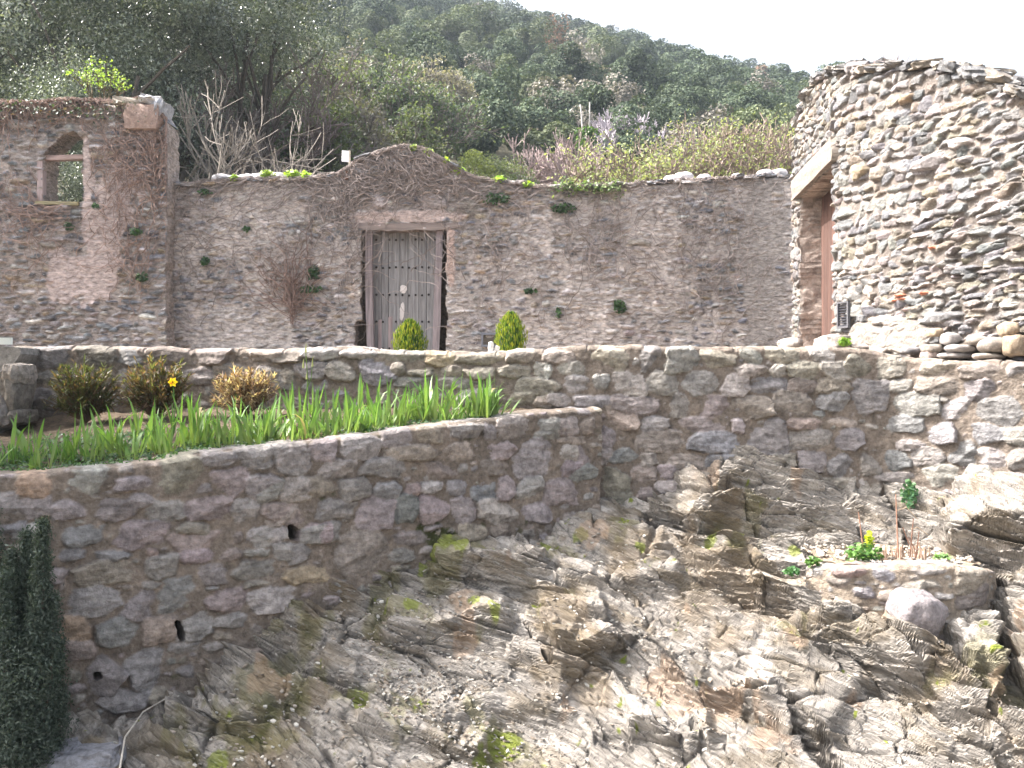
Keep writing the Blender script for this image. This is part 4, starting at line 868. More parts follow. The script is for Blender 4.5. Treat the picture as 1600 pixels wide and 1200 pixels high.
# ground cover and litter
mb = MB(); n = 8400; px = np.concatenate([rng.uniform(-100, 330, 5000), rng.uniform(300, 790, 3400)]); tt = rng.uniform(0.0, .62, n) ** 1.3; keep_ = fbm(px / 60, tt * 4, 9, 3) + (px < 240) * .4 > 0
pos = np.array([bedpt(a, b) for a, b in zip(px[keep_], tt[keep_])]); pos[:, 2] += rng.uniform(.0, .05, len(pos)); leaves(mb, pos, .014, [(.07, .15, .05), (.05, .11, .05), (.10, .17, .07)], .8, np.array([0, -.3, 1]), .6)
tag(mb.build('ground_cover', M_LEAF), 'low leafy weeds covering the bed among the irises', 'ground cover', kind='stuff')
mb = MB(); px = rng.uniform(330, 800, 1500); tt = rng.uniform(0, .5, 1500) ** 1.3; w_ = np.exp(-((px - 660) / 70) ** 2) + .25; kp_ = rng.random(1500) < w_
pos = np.array([bedpt(a, b) for a, b in zip(px[kp_], tt[kp_])]); pos[:, 2] += rng.uniform(0, .03, len(pos)); leaves(mb, pos, .02, [(.30, .19, .12), (.36, .27, .19), (.22, .13, .08), (.42, .34, .26)], .7, np.array([0, -.3, 1]), .7)
tag(mb.build('leaf_litter', M_SOIL), 'dry brown leaves lying between the irises', 'leaves', kind='stuff')

# brown evergreen shrubs in front of the terrace wall
for (cx, w, top, bot, n, cl, lab) in ((133, 100, 555, 655, 620, [(.10, .12, .05), (.08, .09, .04), (.20, .13, .07), (.13, .13, .06)], 'green-brown spiky shrub, leftmost of the three by the terrace wall'),
                               (245, 96, 553, 655, 640, [(.10, .11, .05), (.22, .13, .08), (.09, .09, .04), (.16, .12, .07)], 'green-brown spiky shrub directly behind the yellow daffodil'),
                               (385, 84, 560, 640, 520, [(.42, .33, .25), (.34, .22, .15), (.24, .15, .10), (.5, .42, .34)], 'pale dry straw-coloured shrub catching the sun, rightmost of the three')):
    q0 = bedpt(cx, .80); D = q0[1]; e = empty('shrub', tuple(q0), lab, 'shrub'); W = w / F * D / 2 * 1.25; Ht = (bot - top) / F * D
    ms = MB(); ml = MB()
    for i in range(n // 4):
        az = rng.uniform(0, 6.28); rr = rng.uniform(0, 1) ** .5; tip = np.array([math.cos(az) * rr * W, math.sin(az) * rr * W * .5 - .05, Ht * rng.uniform(.3, 1) * (1 - .25 * rr ** 2)]); mid = tip * np.array([.45, .45, .5])
        tube(ms, [(0, 0, 0), mid, tip], .006, .003, (.14, .09, .06), 3)
        for j in range(22):
            t = rng.uniform(.55, 1.0); p = mid + (tip - mid) * (t * 2 - 1) if t > .5 else mid
            d = (tip - mid) + rng.normal(0, .09, 3) + np.array([0, 0, .02]); d /= np.linalg.norm(d); az2 = math.atan2(d[1], d[0]) + rng.normal(0, .6); ln_ = math.acos(max(-1, min(1, d[2]))) + rng.uniform(0, .7)
            c = np.array(cl[rng.integers(len(cl))]) * rng.uniform(.8, 1.25); blade(ml, p, az2, ln_, rng.uniform(.04, .075), .007, .1, c, c * 1.15, 2)
    ms.build('stems', M_VINE, e); ml.build('foliage', M_LEAF, e)

def leaf_blob(name, c, rad, n, size, cols, label, cat, group=None, nrm=None, mat=None, stem=None, rot=0):
    e_ = None; mb = MB(); d = rng.normal(size=(n, 3)); d /= np.linalg.norm(d, axis=1)[:, None]; pos = d * (rng.uniform(0, 1, (n, 1)) ** .4) * np.array(rad)
    leaves(mb, pos, size, cols, .7, nrm if nrm is not None else d, .5); o = mb.build(name, mat or M_LEAF, None, loc=tuple(c)); return tag(o, label, cat, group)
# golden dwarf conifers
for cx, top, bot, w, lab in ((640, 499, 552, 52, 'small golden green egg-shaped conifer in front of the wooden door'), (798, 486, 549, 50, 'taller golden green egg-shaped conifer beside the wall grille')):
    D = 9.35; base = P(cx, bot + 8, D); e = empty('dwarf_conifer', tuple(base), lab, 'conifer'); H_ = (bot + 8 - top) / F * D; W = w / F * D / 2
    mb = MB()
    for i in range(1500):
        az = rng.uniform(0, 6.28); h = rng.uniform(.0, 1) ; prof_ = (np.interp(h, [0, .15, .4, .7, .9, 1], [.5, .85, 1, .78, .45, .12])) * (1 + .14 * math.sin(az * 7 + h * 3))
        r_ = prof_ * W * rng.uniform(.7, 1.03); p = np.array([math.cos(az) * r_, math.sin(az) * r_, h * H_ * .93])
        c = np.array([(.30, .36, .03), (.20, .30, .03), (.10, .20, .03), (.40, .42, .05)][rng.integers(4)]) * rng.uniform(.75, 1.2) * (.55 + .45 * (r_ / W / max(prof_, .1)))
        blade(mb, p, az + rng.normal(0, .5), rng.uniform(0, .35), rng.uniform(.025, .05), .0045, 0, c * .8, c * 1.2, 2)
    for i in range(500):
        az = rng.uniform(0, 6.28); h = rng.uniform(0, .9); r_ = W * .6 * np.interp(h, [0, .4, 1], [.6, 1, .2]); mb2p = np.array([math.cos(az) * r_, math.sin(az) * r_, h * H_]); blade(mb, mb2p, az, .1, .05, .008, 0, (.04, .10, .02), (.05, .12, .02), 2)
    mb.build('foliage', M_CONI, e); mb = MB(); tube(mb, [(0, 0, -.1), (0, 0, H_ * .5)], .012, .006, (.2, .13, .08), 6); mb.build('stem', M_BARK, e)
mb = MB(); rough_box(mb, (0, 0, .04), (.045, .05, .10), (.7, .68, .66), (0, .05, 0), .06, .4, 3); rough_box(mb, (.05, .01, .025), (.04, .05, .07), (.66, .63, .60), (0, .3, 0), .06, .4, 3)
tag(mb.build('quartz_stone', M_ROUND, None, loc=tuple(P(767, 551, 8.75))), 'little pair-shaped white stone standing on the terrace wall beside the right conifer', 'stone')

# bright tufts along the wall tops
for px, py, w, lab in ((365, 281, 12, 'bright green tuft left end of the ruined wall top among pale stones'), (418, 273, 22, 'largest bright green tuft on the wall top left of the gable'), (456, 273, 20, 'flat bright green tuft on the wall top, middle of the three left of the sign'), (478, 276, 14, 'pale green tuft on the wall top just left of the sign'),
    (646, 233, 13, 'green tuft at the peak of the gable'), (669, 240, 15, 'green tuft just right of the gable peak'), (697, 254, 9, 'smallest green tuft half way down the gable'), (715, 268, 20, 'leafy green tuft at the right foot of the gable'), (780, 282, 20, 'green tuft on the wall top above an ivy patch right of the gable'), (823, 290, 18, 'last bright green tuft to the right along the wall top')):
    leaf_blob('wall_tuft', P(px, py - 1, 14.98), (w / F * 15 * .6, .09, .065), 130, .03, [(.30, .42, .05), (.22, .34, .05), (.36, .46, .10)], lab, 'tuft', 'bright plants growing on the ruined wall', nrm=np.array([0, -.4, 1]))
IV = [(.04, .09, .03), (.03, .07, .03), (.06, .12, .04)]
for px, py, w, h, n, lab in ((490, 428, 16, 22, 120, 'green ivy tuft left of the door, above a dry vine trunk'), (484, 452, 34, 10, 120, 'low ivy sprig just under the tallest ivy tuft left of the door'), (968, 479, 18, 18, 130, 'small round dark ivy tuft on the wall right of the golden conifers'), (880, 325, 34, 14, 160, 'dark ivy patch high on the wall right of the gable'),
    (775, 310, 40, 16, 160, 'dark ivy hanging below the wall top right of the door'), (320, 301, 20, 10, 70, 'dark ivy patch under the wall top left of the door'), (212, 362, 16, 10, 70, 'dark ivy bit on the pink plaster of the left ruin'), (221, 432, 16, 12, 70, 'dark ivy bit low on the left ruin below the plaster'), (320, 408, 12, 12, 60, 'tiny ivy tuft on the wall between the left ruin and the door'), (108, 353, 14, 9, 50, 'tiny dark ivy bit below the empty window'), (872, 490, 8, 14, 40, 'tiny narrow ivy tuft on the wall between conifer and round ivy tuft'), (828, 455, 18, 8, 50, 'faint green ivy patch above the right conifer'), (150, 322, 10, 8, 30, 'tiny green bit right of the empty window'), (385, 358, 10, 8, 30, 'tiny green bit below the wall top left of the door')):
    leaf_blob('ivy_patch', P(px, py, 14.93 if px > 260 else 14.56), (w / F * 15 * .6, .05, h / F * 15 * .6), n, .026, IV, lab, 'ivy', nrm=np.array([0, -1, .5]))
mb = MB()
for px in range(870, 975, 3): 
    c = P(px + rng.uniform(-3, 3), 292 + rng.uniform(-5, 6) , 14.9); leaves(mb, c[None] + rng.normal(0, .05, (12, 3)), .028, [(.12, .18, .07), (.2, .25, .12), (.06, .1, .04)], .7, np.array([0, -.6, 1]), .6)
tag(mb.build('ivy_fringe', M_LEAF), 'fringe of mixed green ivy creeping along the wall top right of the gable', 'ivy', kind='stuff')
mb = MB()
for px in range(-40, 235, 3):
    c = P(px + rng.uniform(-3, 3), 168 + rng.uniform(-6, 14), 14.5); leaves(mb, c[None] + rng.normal(0, .06, (5, 3)), .025, [(.04, .07, .03), (.06, .09, .04), (.16, .11, .08)], .7, np.array([0, -.8, .8]), .6)
tag(mb.build('ivy_fringe', M_LEAF), 'dark ivy hanging over the top of the left ruin', 'ivy', kind='stuff')
leaf_blob('ivy_clump', PAR.pt(38, 620, .06), (.10, .08, .22), 380, .022, [(.05, .13, .05), (.04, .09, .04)], 'ivy growing up the shaded wall corner at the left end of the bed', 'ivy', nrm=np.array([0, -1, .5]))
leaf_blob('ivy_clump', P(1421, 772, 8.2), (.07, .06, .12), 130, .022, [(.06, .14, .07), (.09, .18, .08)], 'small ivy clump at the foot of the terrace wall above the rock planter', 'ivy', nrm=np.array([0, -1, .5]))
leaf_blob('weed', P(1320, 534, 9.6), (.07, .06, .05), 90, .02, [(.18, .3, .05)], 'small green weed on the ledge in front of the round wall', 'weed')

# dry ivy vines on the ruins
def vines(name, path, spots, label, mat, off=.05, col=(.27, .23, .215), parent=None, maxlen=1.0):
    mb = MB(); T0 = np.linspace(0, path.L, 400); T1 = (rtop if path is RUIN else btop)(T0); tf = lambda q_: float(np.interp(q_, T0, T1))
    for (px, py, sx, sy, n, ang, spr) in spots:
        for k in range(n):
            a = px + rng.normal(0, sx); b = py + rng.normal(0, sy); u, v = path.uv(a, b); v = min(v, tf(u) + .03); th = ang + rng.normal(0, spr); L = rng.uniform(.2, maxlen); m = int(L / .06) + 3; pts = []
            th0 = th; oo = rng.uniform(off * .6, off * 1.5)
            for i in range(m):
                x, y = path.at(u); nx, ny = path.nrm(u); pts.append((x + nx * (oo + .03 * math.sin(i * .9 + k)), y + ny * (oo + .03 * math.sin(i * .9 + k)), v)); th += rng.normal(0, .33) + (th0 - th) * .1; u += .06 * math.cos(th); v = min(v + .06 * math.sin(th), tf(u) + rng.uniform(0, .07))
            if v > tf(u) + .1: continue
            if path is RUIN and any(66 < (q_[0] / q_[1] * F + 800) < 133 and 204 < 600 - q_[2] / q_[1] * F < 317 for q_ in pts): continue
            c = np.array(col) * rng.uniform(.7, 1.5); tube(mb, pts, rng.uniform(.004, .009), .003, c, 3)
    return tag(mb.build(name, mat, parent), label, 'vine')
vines('dry_vine', BACK, [(640, 275, 42, 18, 270, 1.6, 1.2), (560, 290, 20, 14, 40, 2.0, 1.0), (620, 300, 60, 12, 80, 1.5, 1.3), (720, 290, 30, 12, 60, 2.6, .6)], 'dense tangle of dry leafless ivy covering the gable above the door', M_VINE, .06)
vines('dry_vine', BACK, [(530, 330, 16, 26, 90, 1.5, .8), (545, 400, 12, 50, 70, 1.5, .7), (500, 390, 40, 50, 60, 2.0, .8), (400, 283, 70, 5, 130, 3.1, .4), (520, 290, 20, 8, 60, 2.8, .8)], 'dry vine stems climbing the wall left of the door to its top', M_VINE, .05)
vines('dry_vine', BACK, [(459, 478, 8, 8, 60, 1.6, .7), (459, 500, 3, 12, 26, 1.57, .2), (450, 450, 20, 18, 50, 1.7, .8)], 'withered vine bush with a short trunk low on the wall left of the door', M_VINE, .07, (.2, .14, .12))
vines('dry_vine', BACK, [(760, 420, 60, 60, 80, 1.7, .8), (775, 440, 6, 40, 20, 1.6, .25), (930, 400, 90, 60, 110, 1.6, .9), (940, 390, 22, 40, 60, 1.7, .6), (1080, 360, 60, 60, 70, 1.6, .8), (1120, 430, 40, 60, 90, 1.6, .8), (900, 295, 100, 6, 130, 3.1, .4), (1120, 290, 60, 8, 40, 1.6, .5)], 'thin dry vine stems spread over the wall right of the door', M_VINE, .05)
vines('dry_vine', BACK, [(350, 420, 60, 60, 90, 1.6, .9), (300, 340, 40, 30, 60, 1.6, .9)], 'sparse dry vine stems on the wall between the left ruin and the door', M_VINE, .045)
vines('dry_vine', RUIN, [(195, 300, 26, 50, 120, 1.7, .8), (205, 400, 20, 50, 70, 1.6, .5), (225, 230, 18, 20, 90, 1.6, 1.0), (170, 260, 25, 20, 60, 2.2, .8), (85, 335, 26, 9, 110, 2.9, .4), (20, 200, 60, 14, 160, 1.6, .5), (120, 180, 80, 8, 130, 1.6, .6), (40, 380, 50, 60, 70, 1.7, .8), (246, 250, 6, 40, 80, 1.6, .4)], 'tangled dry vine stems over the left ruin around its window', M_VINE, .07, (.26, .19, .165))

# small things of the lower right: rock planter
pl = pixrock(1400, 905, base_fn)
pts_ = [(1262, 7.45), (1330, 7.22), (1400, 7.15), (1470, 7.13), (1530, 7.2), (1552, 7.4)]; PLN = Path(pts_, .1)
fz = Field(0, PLN.L, -2.1, -1.2, .011, (.36, .30, .24), 77, hm=.02)
place(fz, PLN, [(R8, 'w420,820,520,880 r540,830,725,885 b730,840,880,910 k500,880,640,930 w890,840,1180,880 t800,900,1150,950 b660,940,770,1010 t1190,850,1380,980 w1080,970,1200,1010 t780,960,880,1020 t520,900,640,950 k1200,930,1380,1050 t900,930,1060,980')], h=.04, edge=.02)
fz.fill(900, .03, .08, .015, .035, 'gttw', h=.03, edge=.014)
tpz = prof(PLN, [(1262, 884), (1330, 884), (1400, 886), (1470, 883), (1530, 888), (1552, 892)])
planter = build_wall('planter_wall', PLN, fz, .0, PLN.L, lambda u: tpz(u) + fbm(u * 7, u * 0, 2, 3) * .012, lambda u: u * 0 - 2.0, .011, .22, M_TERR, rnd=.03, ends=(True, True)); tag(planter, 'low curved stone planter wall built into the bedrock at the lower right', 'planter')
zf = P(1400, 880, 7.3)[2]
sx = np.linspace(2.3, 3.46, 60); syf = np.interp(sx, PLN.X, PLN.Y) + .06; syb = np.minimum(7.95, syf + .75); tq = np.linspace(0, 1, 30); SX = np.repeat(sx[:, None], 30, 1); SY = syf[:, None] * (1 - tq) + syb[:, None] * tq
SZ = zf - .02 + (SY - 7.2) * .06 + fbm(SX * 8, SY * 8, 9, 4) * .03; si = np.arange(SX.size).reshape(SX.shape); q = np.stack([si[:-1, :-1], si[1:, :-1], si[1:, 1:], si[:-1, 1:]], -1).reshape(-1, 4)
g = link('planter_soil', make_mesh('planter_soil', np.stack([SX, SY, SZ], -1).reshape(-1, 3), q, np.full(len(q), 4), np.tile((.24, .19, .14), (SX.size, 1)), True), M_SOIL); tag(g, kind='structure')
zc = lambda: (lambda x_: (x_, float(np.interp(x_, PLN.X, PLN.Y)) + rng.uniform(.1, .7)))(rng.uniform(2.28, 3.45))
tag(chips(320, zc, .008, .03, [(.5, .46, .42), (.4, .35, .3)], fn=lambda x, y: zf + (y - 7.2) * .06).build('planter_pebbles', M_ROUND), 'pale pebbles on the soil of the rock planter', 'pebbles', kind='stuff')
for px, py, r1, r2, n, cl, lab in ((1350, 868, .14, .10, 420, [(.14, .30, .07), (.20, .36, .10), (.10, .22, .06)], 'leafy bright green plant in the rock planter, left of the dry stalks'), (1358, 843, .035, .06, 80, [(.45, .5, .05)], 'yellow-green flower head standing above the leafy plant in the planter'), (1475, 872, .08, .03, 110, [(.2, .34, .12)], 'low green sprout at the right end of the planter'), (1272, 878, .06, .04, 90, [(.13, .26, .06)], 'small weed at the left end of the planter'), (1238, 893, .07, .03, 90, [(.1, .24, .08)], 'tiny weed on the bedrock just left of the planter')):
    leaf_blob('weed' if n < 120 else 'leafy_plant', P(px, py, 7.4), (r1, r1 * .7, r2), n, .02, cl, lab, 'plant', nrm=np.array([0, -.3, 1]))
for px, top, bot, lean, lab in ((1404, 772, 875, -.02, 'tallest dry stalk standing in the planter'), (1421, 810, 878, .03, 'forked reddish dry stalk right of the tallest one'), (1352, 800, 880, -.05, 'thin dry stalk behind the leafy plant in the planter'), (1430, 830, 878, .03, 'short dry stalk at the right of the forked one')):
    D = 7.4; b0 = P(px, bot, D); h = (bot - top) / F * D; mb = MB(); tube(mb, [(0, 0, 0), (lean * .5, 0, h * .5), (lean, 0, h)], .007, .004, (.30, .17, .12), 5)
    if 'forked' in lab: tube(mb, [(0, 0, h * .4), (-.05, 0, h * .8)], .006, .003, (.30, .17, .12), 4)
    if 'tallest' in lab: tube(mb, [(lean * .5, 0, h * .75), (.06, 0, h * .8), (.14, 0, h * .62)], .005, .003, (.42, .33, .24), 4)
    tag(mb.build('dry_stalk', M_VINE, None, loc=tuple(b0)), lab, 'stalk')
st_ = MB()
for k in range(34):
    px = rng.uniform(1375, 1465); b0 = P(px, 880 - rng.uniform(0, 6), rng.uniform(7.3, 7.5)); h = rng.uniform(.04, .13); tube(st_, [b0, b0 + np.array([rng.normal(0, .01), 0, h])], .007, .005, np.array((.34, .24, .18)) * rng.uniform(.8, 1.3), 5)
tag(st_.build('stubble', M_VINE), 'short cut-off brown stems standing in rows in the planter', 'stubble', kind='stuff')
boulder('boulder', tuple(P(1430, 957, 7.06)), (.34, .30, .26), (.25, .225, .23), M_TERR, 'big pale purple-grey boulder under the planter wall', 'boulder', rot=(.1, .35, .3), seg=8, jit=.045, bev=.7)
# slab curb and twig in the lower left corner
mb = MB()
for px, w in ((-40, .5), (60, .45), (140, .36)):
    c = P(px, 1182, 6.1); rough_box(mb, c, (w, .3, .12), (.24, .24, .26), (0, -.06, .08), .06, .3, 4)
tag(mb.build('curb_stone', M_TERR), 'flat grey stone edging in the bottom left corner under the dark conifer', 'stone')
mb = MB(); q = [pixrock(*p_, base_fn) + np.array([0, -.05, .07]) for p_ in ((192, 1215), (200, 1165), (228, 1125), (270, 1100))]; tube(mb, q, .007, .004, (.5, .46, .4), 5); tag(mb.build('twig', M_VINE), 'pale bare twig leaning on the rock at the bottom left', 'twig')
# dark upright conifer in the lower left corner
cb = P(20, 1190, 6.0); e = empty('upright_conifer', tuple(cb), 'dark green upright conifer standing in shade in the bottom left corner', 'conifer')
mf = MB(); mt = MB()
for px, top, w in ((-15, 800, 60), (18, 860, 60), (42, 830, 46), (68, 815, 26), (40, 905, 70), (84, 930, 44), (-40, 850, 70), (60, 950, 76), (92, 1000, 40), (10, 960, 80), (80, 1060, 60), (30, 1020, 90), (70, 870, 36), (100, 1080, 36), (4, 900, 60)):
    tip = P(px, top, 6.0 + rng.uniform(-.15, .15)) - cb; root = np.array([tip[0] * .5, tip[1] * .5, 0]); tube(mt, [root, (root + tip) / 2 + [tip[0] * .15, 0, 0], tip], .02, .004, (.1, .08, .06), 5)
    L_ = tip[2]; nn = int(6000 * L_)
    t = rng.uniform(.02, 1, nn) ; c = root[None] * (1 - t[:, None]) + tip[None] * t[:, None]; az = rng.uniform(0, 6.28, nn); rr = (w / F * 6.0 * .6) * np.interp(t, [0, .5, 1], [1, 1, .12]) * (rng.uniform(0, 1, nn) ** .5) * (.5 + 1.1 * vn(t * 14, az * 1.2 + px, 4))
    pos = c + np.stack([np.cos(az) * rr, np.sin(az) * rr, rng.normal(0, .01, nn)], -1); pos += rng.normal(0, .018, pos.shape); leaves(mf, pos, .0125, [(.05, .07, .055), (.03, .045, .035), (.075, .095, .08)], .4, np.stack([np.cos(az), np.sin(az), az * 0 + .4], -1), .6)
mt.build('stem', M_BARK, e); mf.build('foliage', M_CONI, e)
# sloping stone slab and plate at the left end of the parapet
def slab(mb, poly, D0, D1, col):
    n = len(poly); f_ = [P(x_, y_, D0) for x_, y_ in poly]; b_ = [q_ + np.array([0, D1 - D0, 0]) for q_ in f_]
    mb.add(np.array(f_ + b_), [list(range(n))[::-1], list(range(n, 2 * n))] + [[i, (i + 1) % n, n + (i + 1) % n, n + i] for i in range(n)], col)
st2 = empty('stair_cheek', tuple(P(0, 680, 8.3)), 'sloping stone stair cheek at the left edge beside the terrace wall', 'stair')
part(st2, 'coping_slab', lambda mb: slab(mb, [(-160, 543), (10, 541), (32, 543), (32, 553), (16, 575), (-14, 606), (-60, 650), (-160, 720)], 8.48, 8.88, (.30, .285, .27)), M_TERR)
part(st2, 'side_wall', lambda mb: [rough_box(mb, P(px, py, 8.33), (w / F * 8.33, .35, h / F * 8.33), PAL[c], (0, r_, 0), .05, .45, 5) for px, py, w, h, c, r_ in ((24, 612, 30, 66, 'k', .1), (14, 640, 34, 50, 'g', 0), (30, 585, 26, 30, 't', 0), (-8, 650, 40, 50, 'g', .2), (36, 650, 18, 20, 'k', 0))], M_TERR)
mb = MB(); boxm(mb, P(3, 533, 8.6), (.17, .03, .06), (.62, .66, .64)); tag(mb.build('small_plate', M_PAINT), 'small pale flat plate on the stone at the left edge', 'plate')
# rubble at the foot of the round wall
RL = ['small ochre stone on top of the rubble pile, its left end', 'small ochre stone lower left in the rubble pile by the round wall', 'upright pale stone standing in the middle of the rubble pile', 'long flat white stone in the rubble pile under the upright pale one', 'flat tan stone right of the upright pale stone in the pile', 'largest tan slab of the rubble pile, left of the ochre boulders',
      'upper of the two ochre rounded stones at the right photo edge', 'lower and bigger of the two ochre stones at the right photo edge', 'reddish little block at the left foot of the rubble pile', 'long thin grey slab at the very bottom of the rubble pile', 'thin tan slab at the bottom of the pile, right of the grey one', 'bluish flat stone left of the rubble pile']
for k, (px, py, w, h, cl) in enumerate(((1478, 520, 14, 10, 'o'), (1474, 545, 22, 10, 't'), (1500, 530, 18, 14, 'w'), (1517, 545, 34, 9, 'w'), (1545, 533, 26, 9, 't'), (1570, 540, 34, 16, 't'), (1590, 515, 18, 16, 'o'), (1597, 540, 24, 26, 'o'), (1470, 556, 18, 12, 'r'), (1510, 556, 40, 7, 'g'), (1560, 557, 36, 7, 't'), (1440, 548, 22, 8, 'b'))):
    c = RND.pt(px, py, .13); D = c[1]; boulder('rubble_stone', tuple(c), (w / F * D * 1.15, .2, h / F * D * 1.25), np.array(PAL[cl]) * 1.0, M_ROUND, RL[k], 'stone', 'loose stones at the foot of the round wall', bev=.7, seg=4)
for px, py, w, h in ((1235, 540, 28, 20), (1300, 540, 44, 30), (1345, 545, 50, 14)):
    D = 9.9 if px > 1250 else 11; mbx = boulder('ledge_rock', tuple(P(px, py, D)), (w / F * D, .4, h / F * D), (.27, .24, .22), M_ROUND, {1235: 'grey rock lying left of the house doorway, behind the terrace wall', 1300: 'pale rock lump at the near foot of the house doorway', 1345: 'low pale rock ledge in front of the round wall'}[px], 'rock', bev=.6, seg=7, jit=.05)
# dry bush on the round wall
mb = MB(); c0 = RND.pt(1348, 118, -.25)
for k in range(120):
    d = np.array([rng.normal(0, .6), rng.normal(0, .4), 1]); branch(mb, c0 + np.array([rng.normal(0, .10), rng.normal(0, .1), 0]), d, rng.uniform(.05, .13), .004, 1, (.32, .26, .25), .6, .1, 3, 3, .003)
tag(mb.build('dry_bush', M_VINE), 'small leafless grey bush growing on top of the round wall', 'bush')
mb = MB(); 
for px in np.linspace(1325, 1590, 90):
    c = RND.pt(px, float(np.interp(px, [1325, 1400, 1450, 1480, 1520, 1560, 1600], [118, 108, 106, 116, 122, 134, 152])) - 3, -.3)
    for j in range(5): tube(mb, [c, c + np.array([rng.normal(0, .05), rng.normal(0, .05), rng.uniform(.02, .06)])], .004, .002, (.30, .22, .17), 3)
tag(mb.build('dry_grass', M_VINE), 'dry reddish grass along the top of the round wall', 'grass', kind='stuff')

# ------------------------------------------------------------ hillside
def ridge(px): return np.interp(px, [-600, 0, 400, 750, 900, 1000, 1100, 1200, 1265, 1600, 2200], [.50, .49, .44, .3870, .3640, .3480, .3290, .3160, .3060, .26, .2])
def hz(x, y):
    px = np.clip(x / np.maximum(y, 5) * F + 800, -600, 2200); e_ = ridge(px) * 210 - 4.3
    z = np.where(y < 45, floor_z + (8.0 - floor_z) * ((y - 15) / 30) ** 1.0, 8.0 + (e_ - 8.0) * (np.clip(y - 45, 0, 165) / 165) ** .93)
    return np.where(y > 210, e_ - (y - 210) * .35, z) + fbm(x * .05, y * .05, 3, 3) * 1.2 * (y > 40)
pxs = np.linspace(-500, 2100, 130); Ds = np.concatenate([np.linspace(15.2, 60, 40), np.linspace(64, 330, 50)])
PX, DD = np.meshgrid(pxs, Ds, indexing='ij'); HX = (PX - 800) / F * DD; HZ = hz(HX, DD); i = np.arange(HX.size).reshape(HX.shape); q = np.stack([i[:-1, :-1], i[1:, :-1], i[1:, 1:], i[:-1, 1:]], -1).reshape(-1, 4)
hc = np.array((.075, .07, .045))[None, None] * (1 + .4 * fbm(HX * .2, DD * .2, 4, 4))[..., None]
hill = link('hillside', make_mesh('hillside', np.stack([HX, DD, HZ], -1).reshape(-1, 3), q, np.full(len(q), 4), hc.reshape(-1, 3), True), M_SOIL); tag(hill, kind='structure')

DK = [(.062, .088, .054), (.08, .11, .066), (.046, .068, .046), (.10, .125, .075)]; OL = [(.11, .135, .075), (.09, .115, .06), (.14, .16, .10)]; GR = [(.19, .175, .155), (.14, .135, .115), (.23, .21, .185)]; RD = [(.30, .17, .12), (.2, .14, .1), (.15, .12, .09)]
def wood_tree(cols, n=4600, size=.135, rad=(2.6, 2.6, 2.4)):
    mb = MB(); p, L, r_ = crown_pts(n, rad, 12, (.85, 1.3), (0, 0, 2.9), -.5, .12); c = np.array([0, 0, 2.2]); leaves(mb, p, size, cols, .65, (p - c) / np.linalg.norm(p - c, axis=1)[:, None] + np.array([0, 0, .2]), .5); return mb.mesh('wood_tree')
WT = [('dk', wood_tree(DK)) for _ in range(4)] + [('ol', wood_tree(OL)) for _ in range(2)] + [('gr', wood_tree(GR, 1500, .15)) for _ in range(2)] + [('rd', wood_tree(RD, 1500, .15))]
for _, m_ in WT: m_.materials.append(M_FAR)
cand = []; D = 50.0
while D < 216:
    w = 3.2 + D * .006; x0 = (290 - 800) / F * D; x1 = (1320 - 800) / F * D
    for x in np.arange(x0, x1, w):
        xx = x + rng.uniform(-1.5, 1.5); yy = D + rng.uniform(-1.5, 1.5); cand.append((xx, yy, rng.random()))
    D += w * .95
cand.sort(key=lambda c: c[1]); LB = dict(dk='round dark evergreen oak in the wood on the hillside', ol='olive-grey evergreen tree in the wood on the hillside', gr='leafless grey-brown tree in the wood on the hillside', rd='rusty brown leafless tree among the evergreens of the hillside')
def pick(x, y):
    px = x / y * F + 800; f_ = fbm(np.array(x * .04), np.array(y * .04), 88, 3); r_ = rng.random()
    if y < 80 and r_ < .30 + .3 * f_: return 6 + rng.integers(2)
    if r_ < .015: return 8
    if r_ < .06: return 6 + rng.integers(2)
    return 4 + rng.integers(2) if rng.random() < .28 + f_ else rng.integers(4)
far = MB(); protoc = {}
for i, (x, y, r_) in enumerate(cand):
    k = int(pick(x, y)); sc = rng.uniform(.6, 1.0) * (.8 if y < 90 else 1); z = float(hz(np.array(x), np.array(y))) - .6
    if i < 280:
        o = link('wood_tree', WT[k][1], None, loc=(x, y, z)); o.rotation_euler = (0, 0, rng.uniform(0, 6.28)); o.scale = (sc, sc, sc * rng.uniform(.85, 1.25)); tag(o, LB[WT[k][0]], 'tree', {'dk': 'dark evergreens on the hillside', 'ol': 'olive-grey trees on the hillside', 'gr': 'grey leafless trees on the hillside', 'rd': 'rusty trees on the hillside'}[WT[k][0]])
    else:
        cl = (DK, DK, DK, DK, OL, OL, GR, GR, RD)[k]; p, L, rr = crown_pts(900, (2.6, 2.6, 2.4), 9, (.9, 1.4), (0, 0, 2.9), -.4, .12); c = np.array([0, 0, 2.4]); nn = (p - c) / np.linalg.norm(p - c, axis=1)[:, None]
        cj = [tuple(np.array(q_) * (.8 + .4 * r_)) for q_ in cl]; leaves(far, p * sc + np.array([x, y, z]), .22, cj, .7, nn + np.array([0, 0, .2]), .5)
tag(far.build('far_wood', M_FAR), 'far evergreen wood covering the upper hillside up to the ridge', 'wood', kind='stuff')

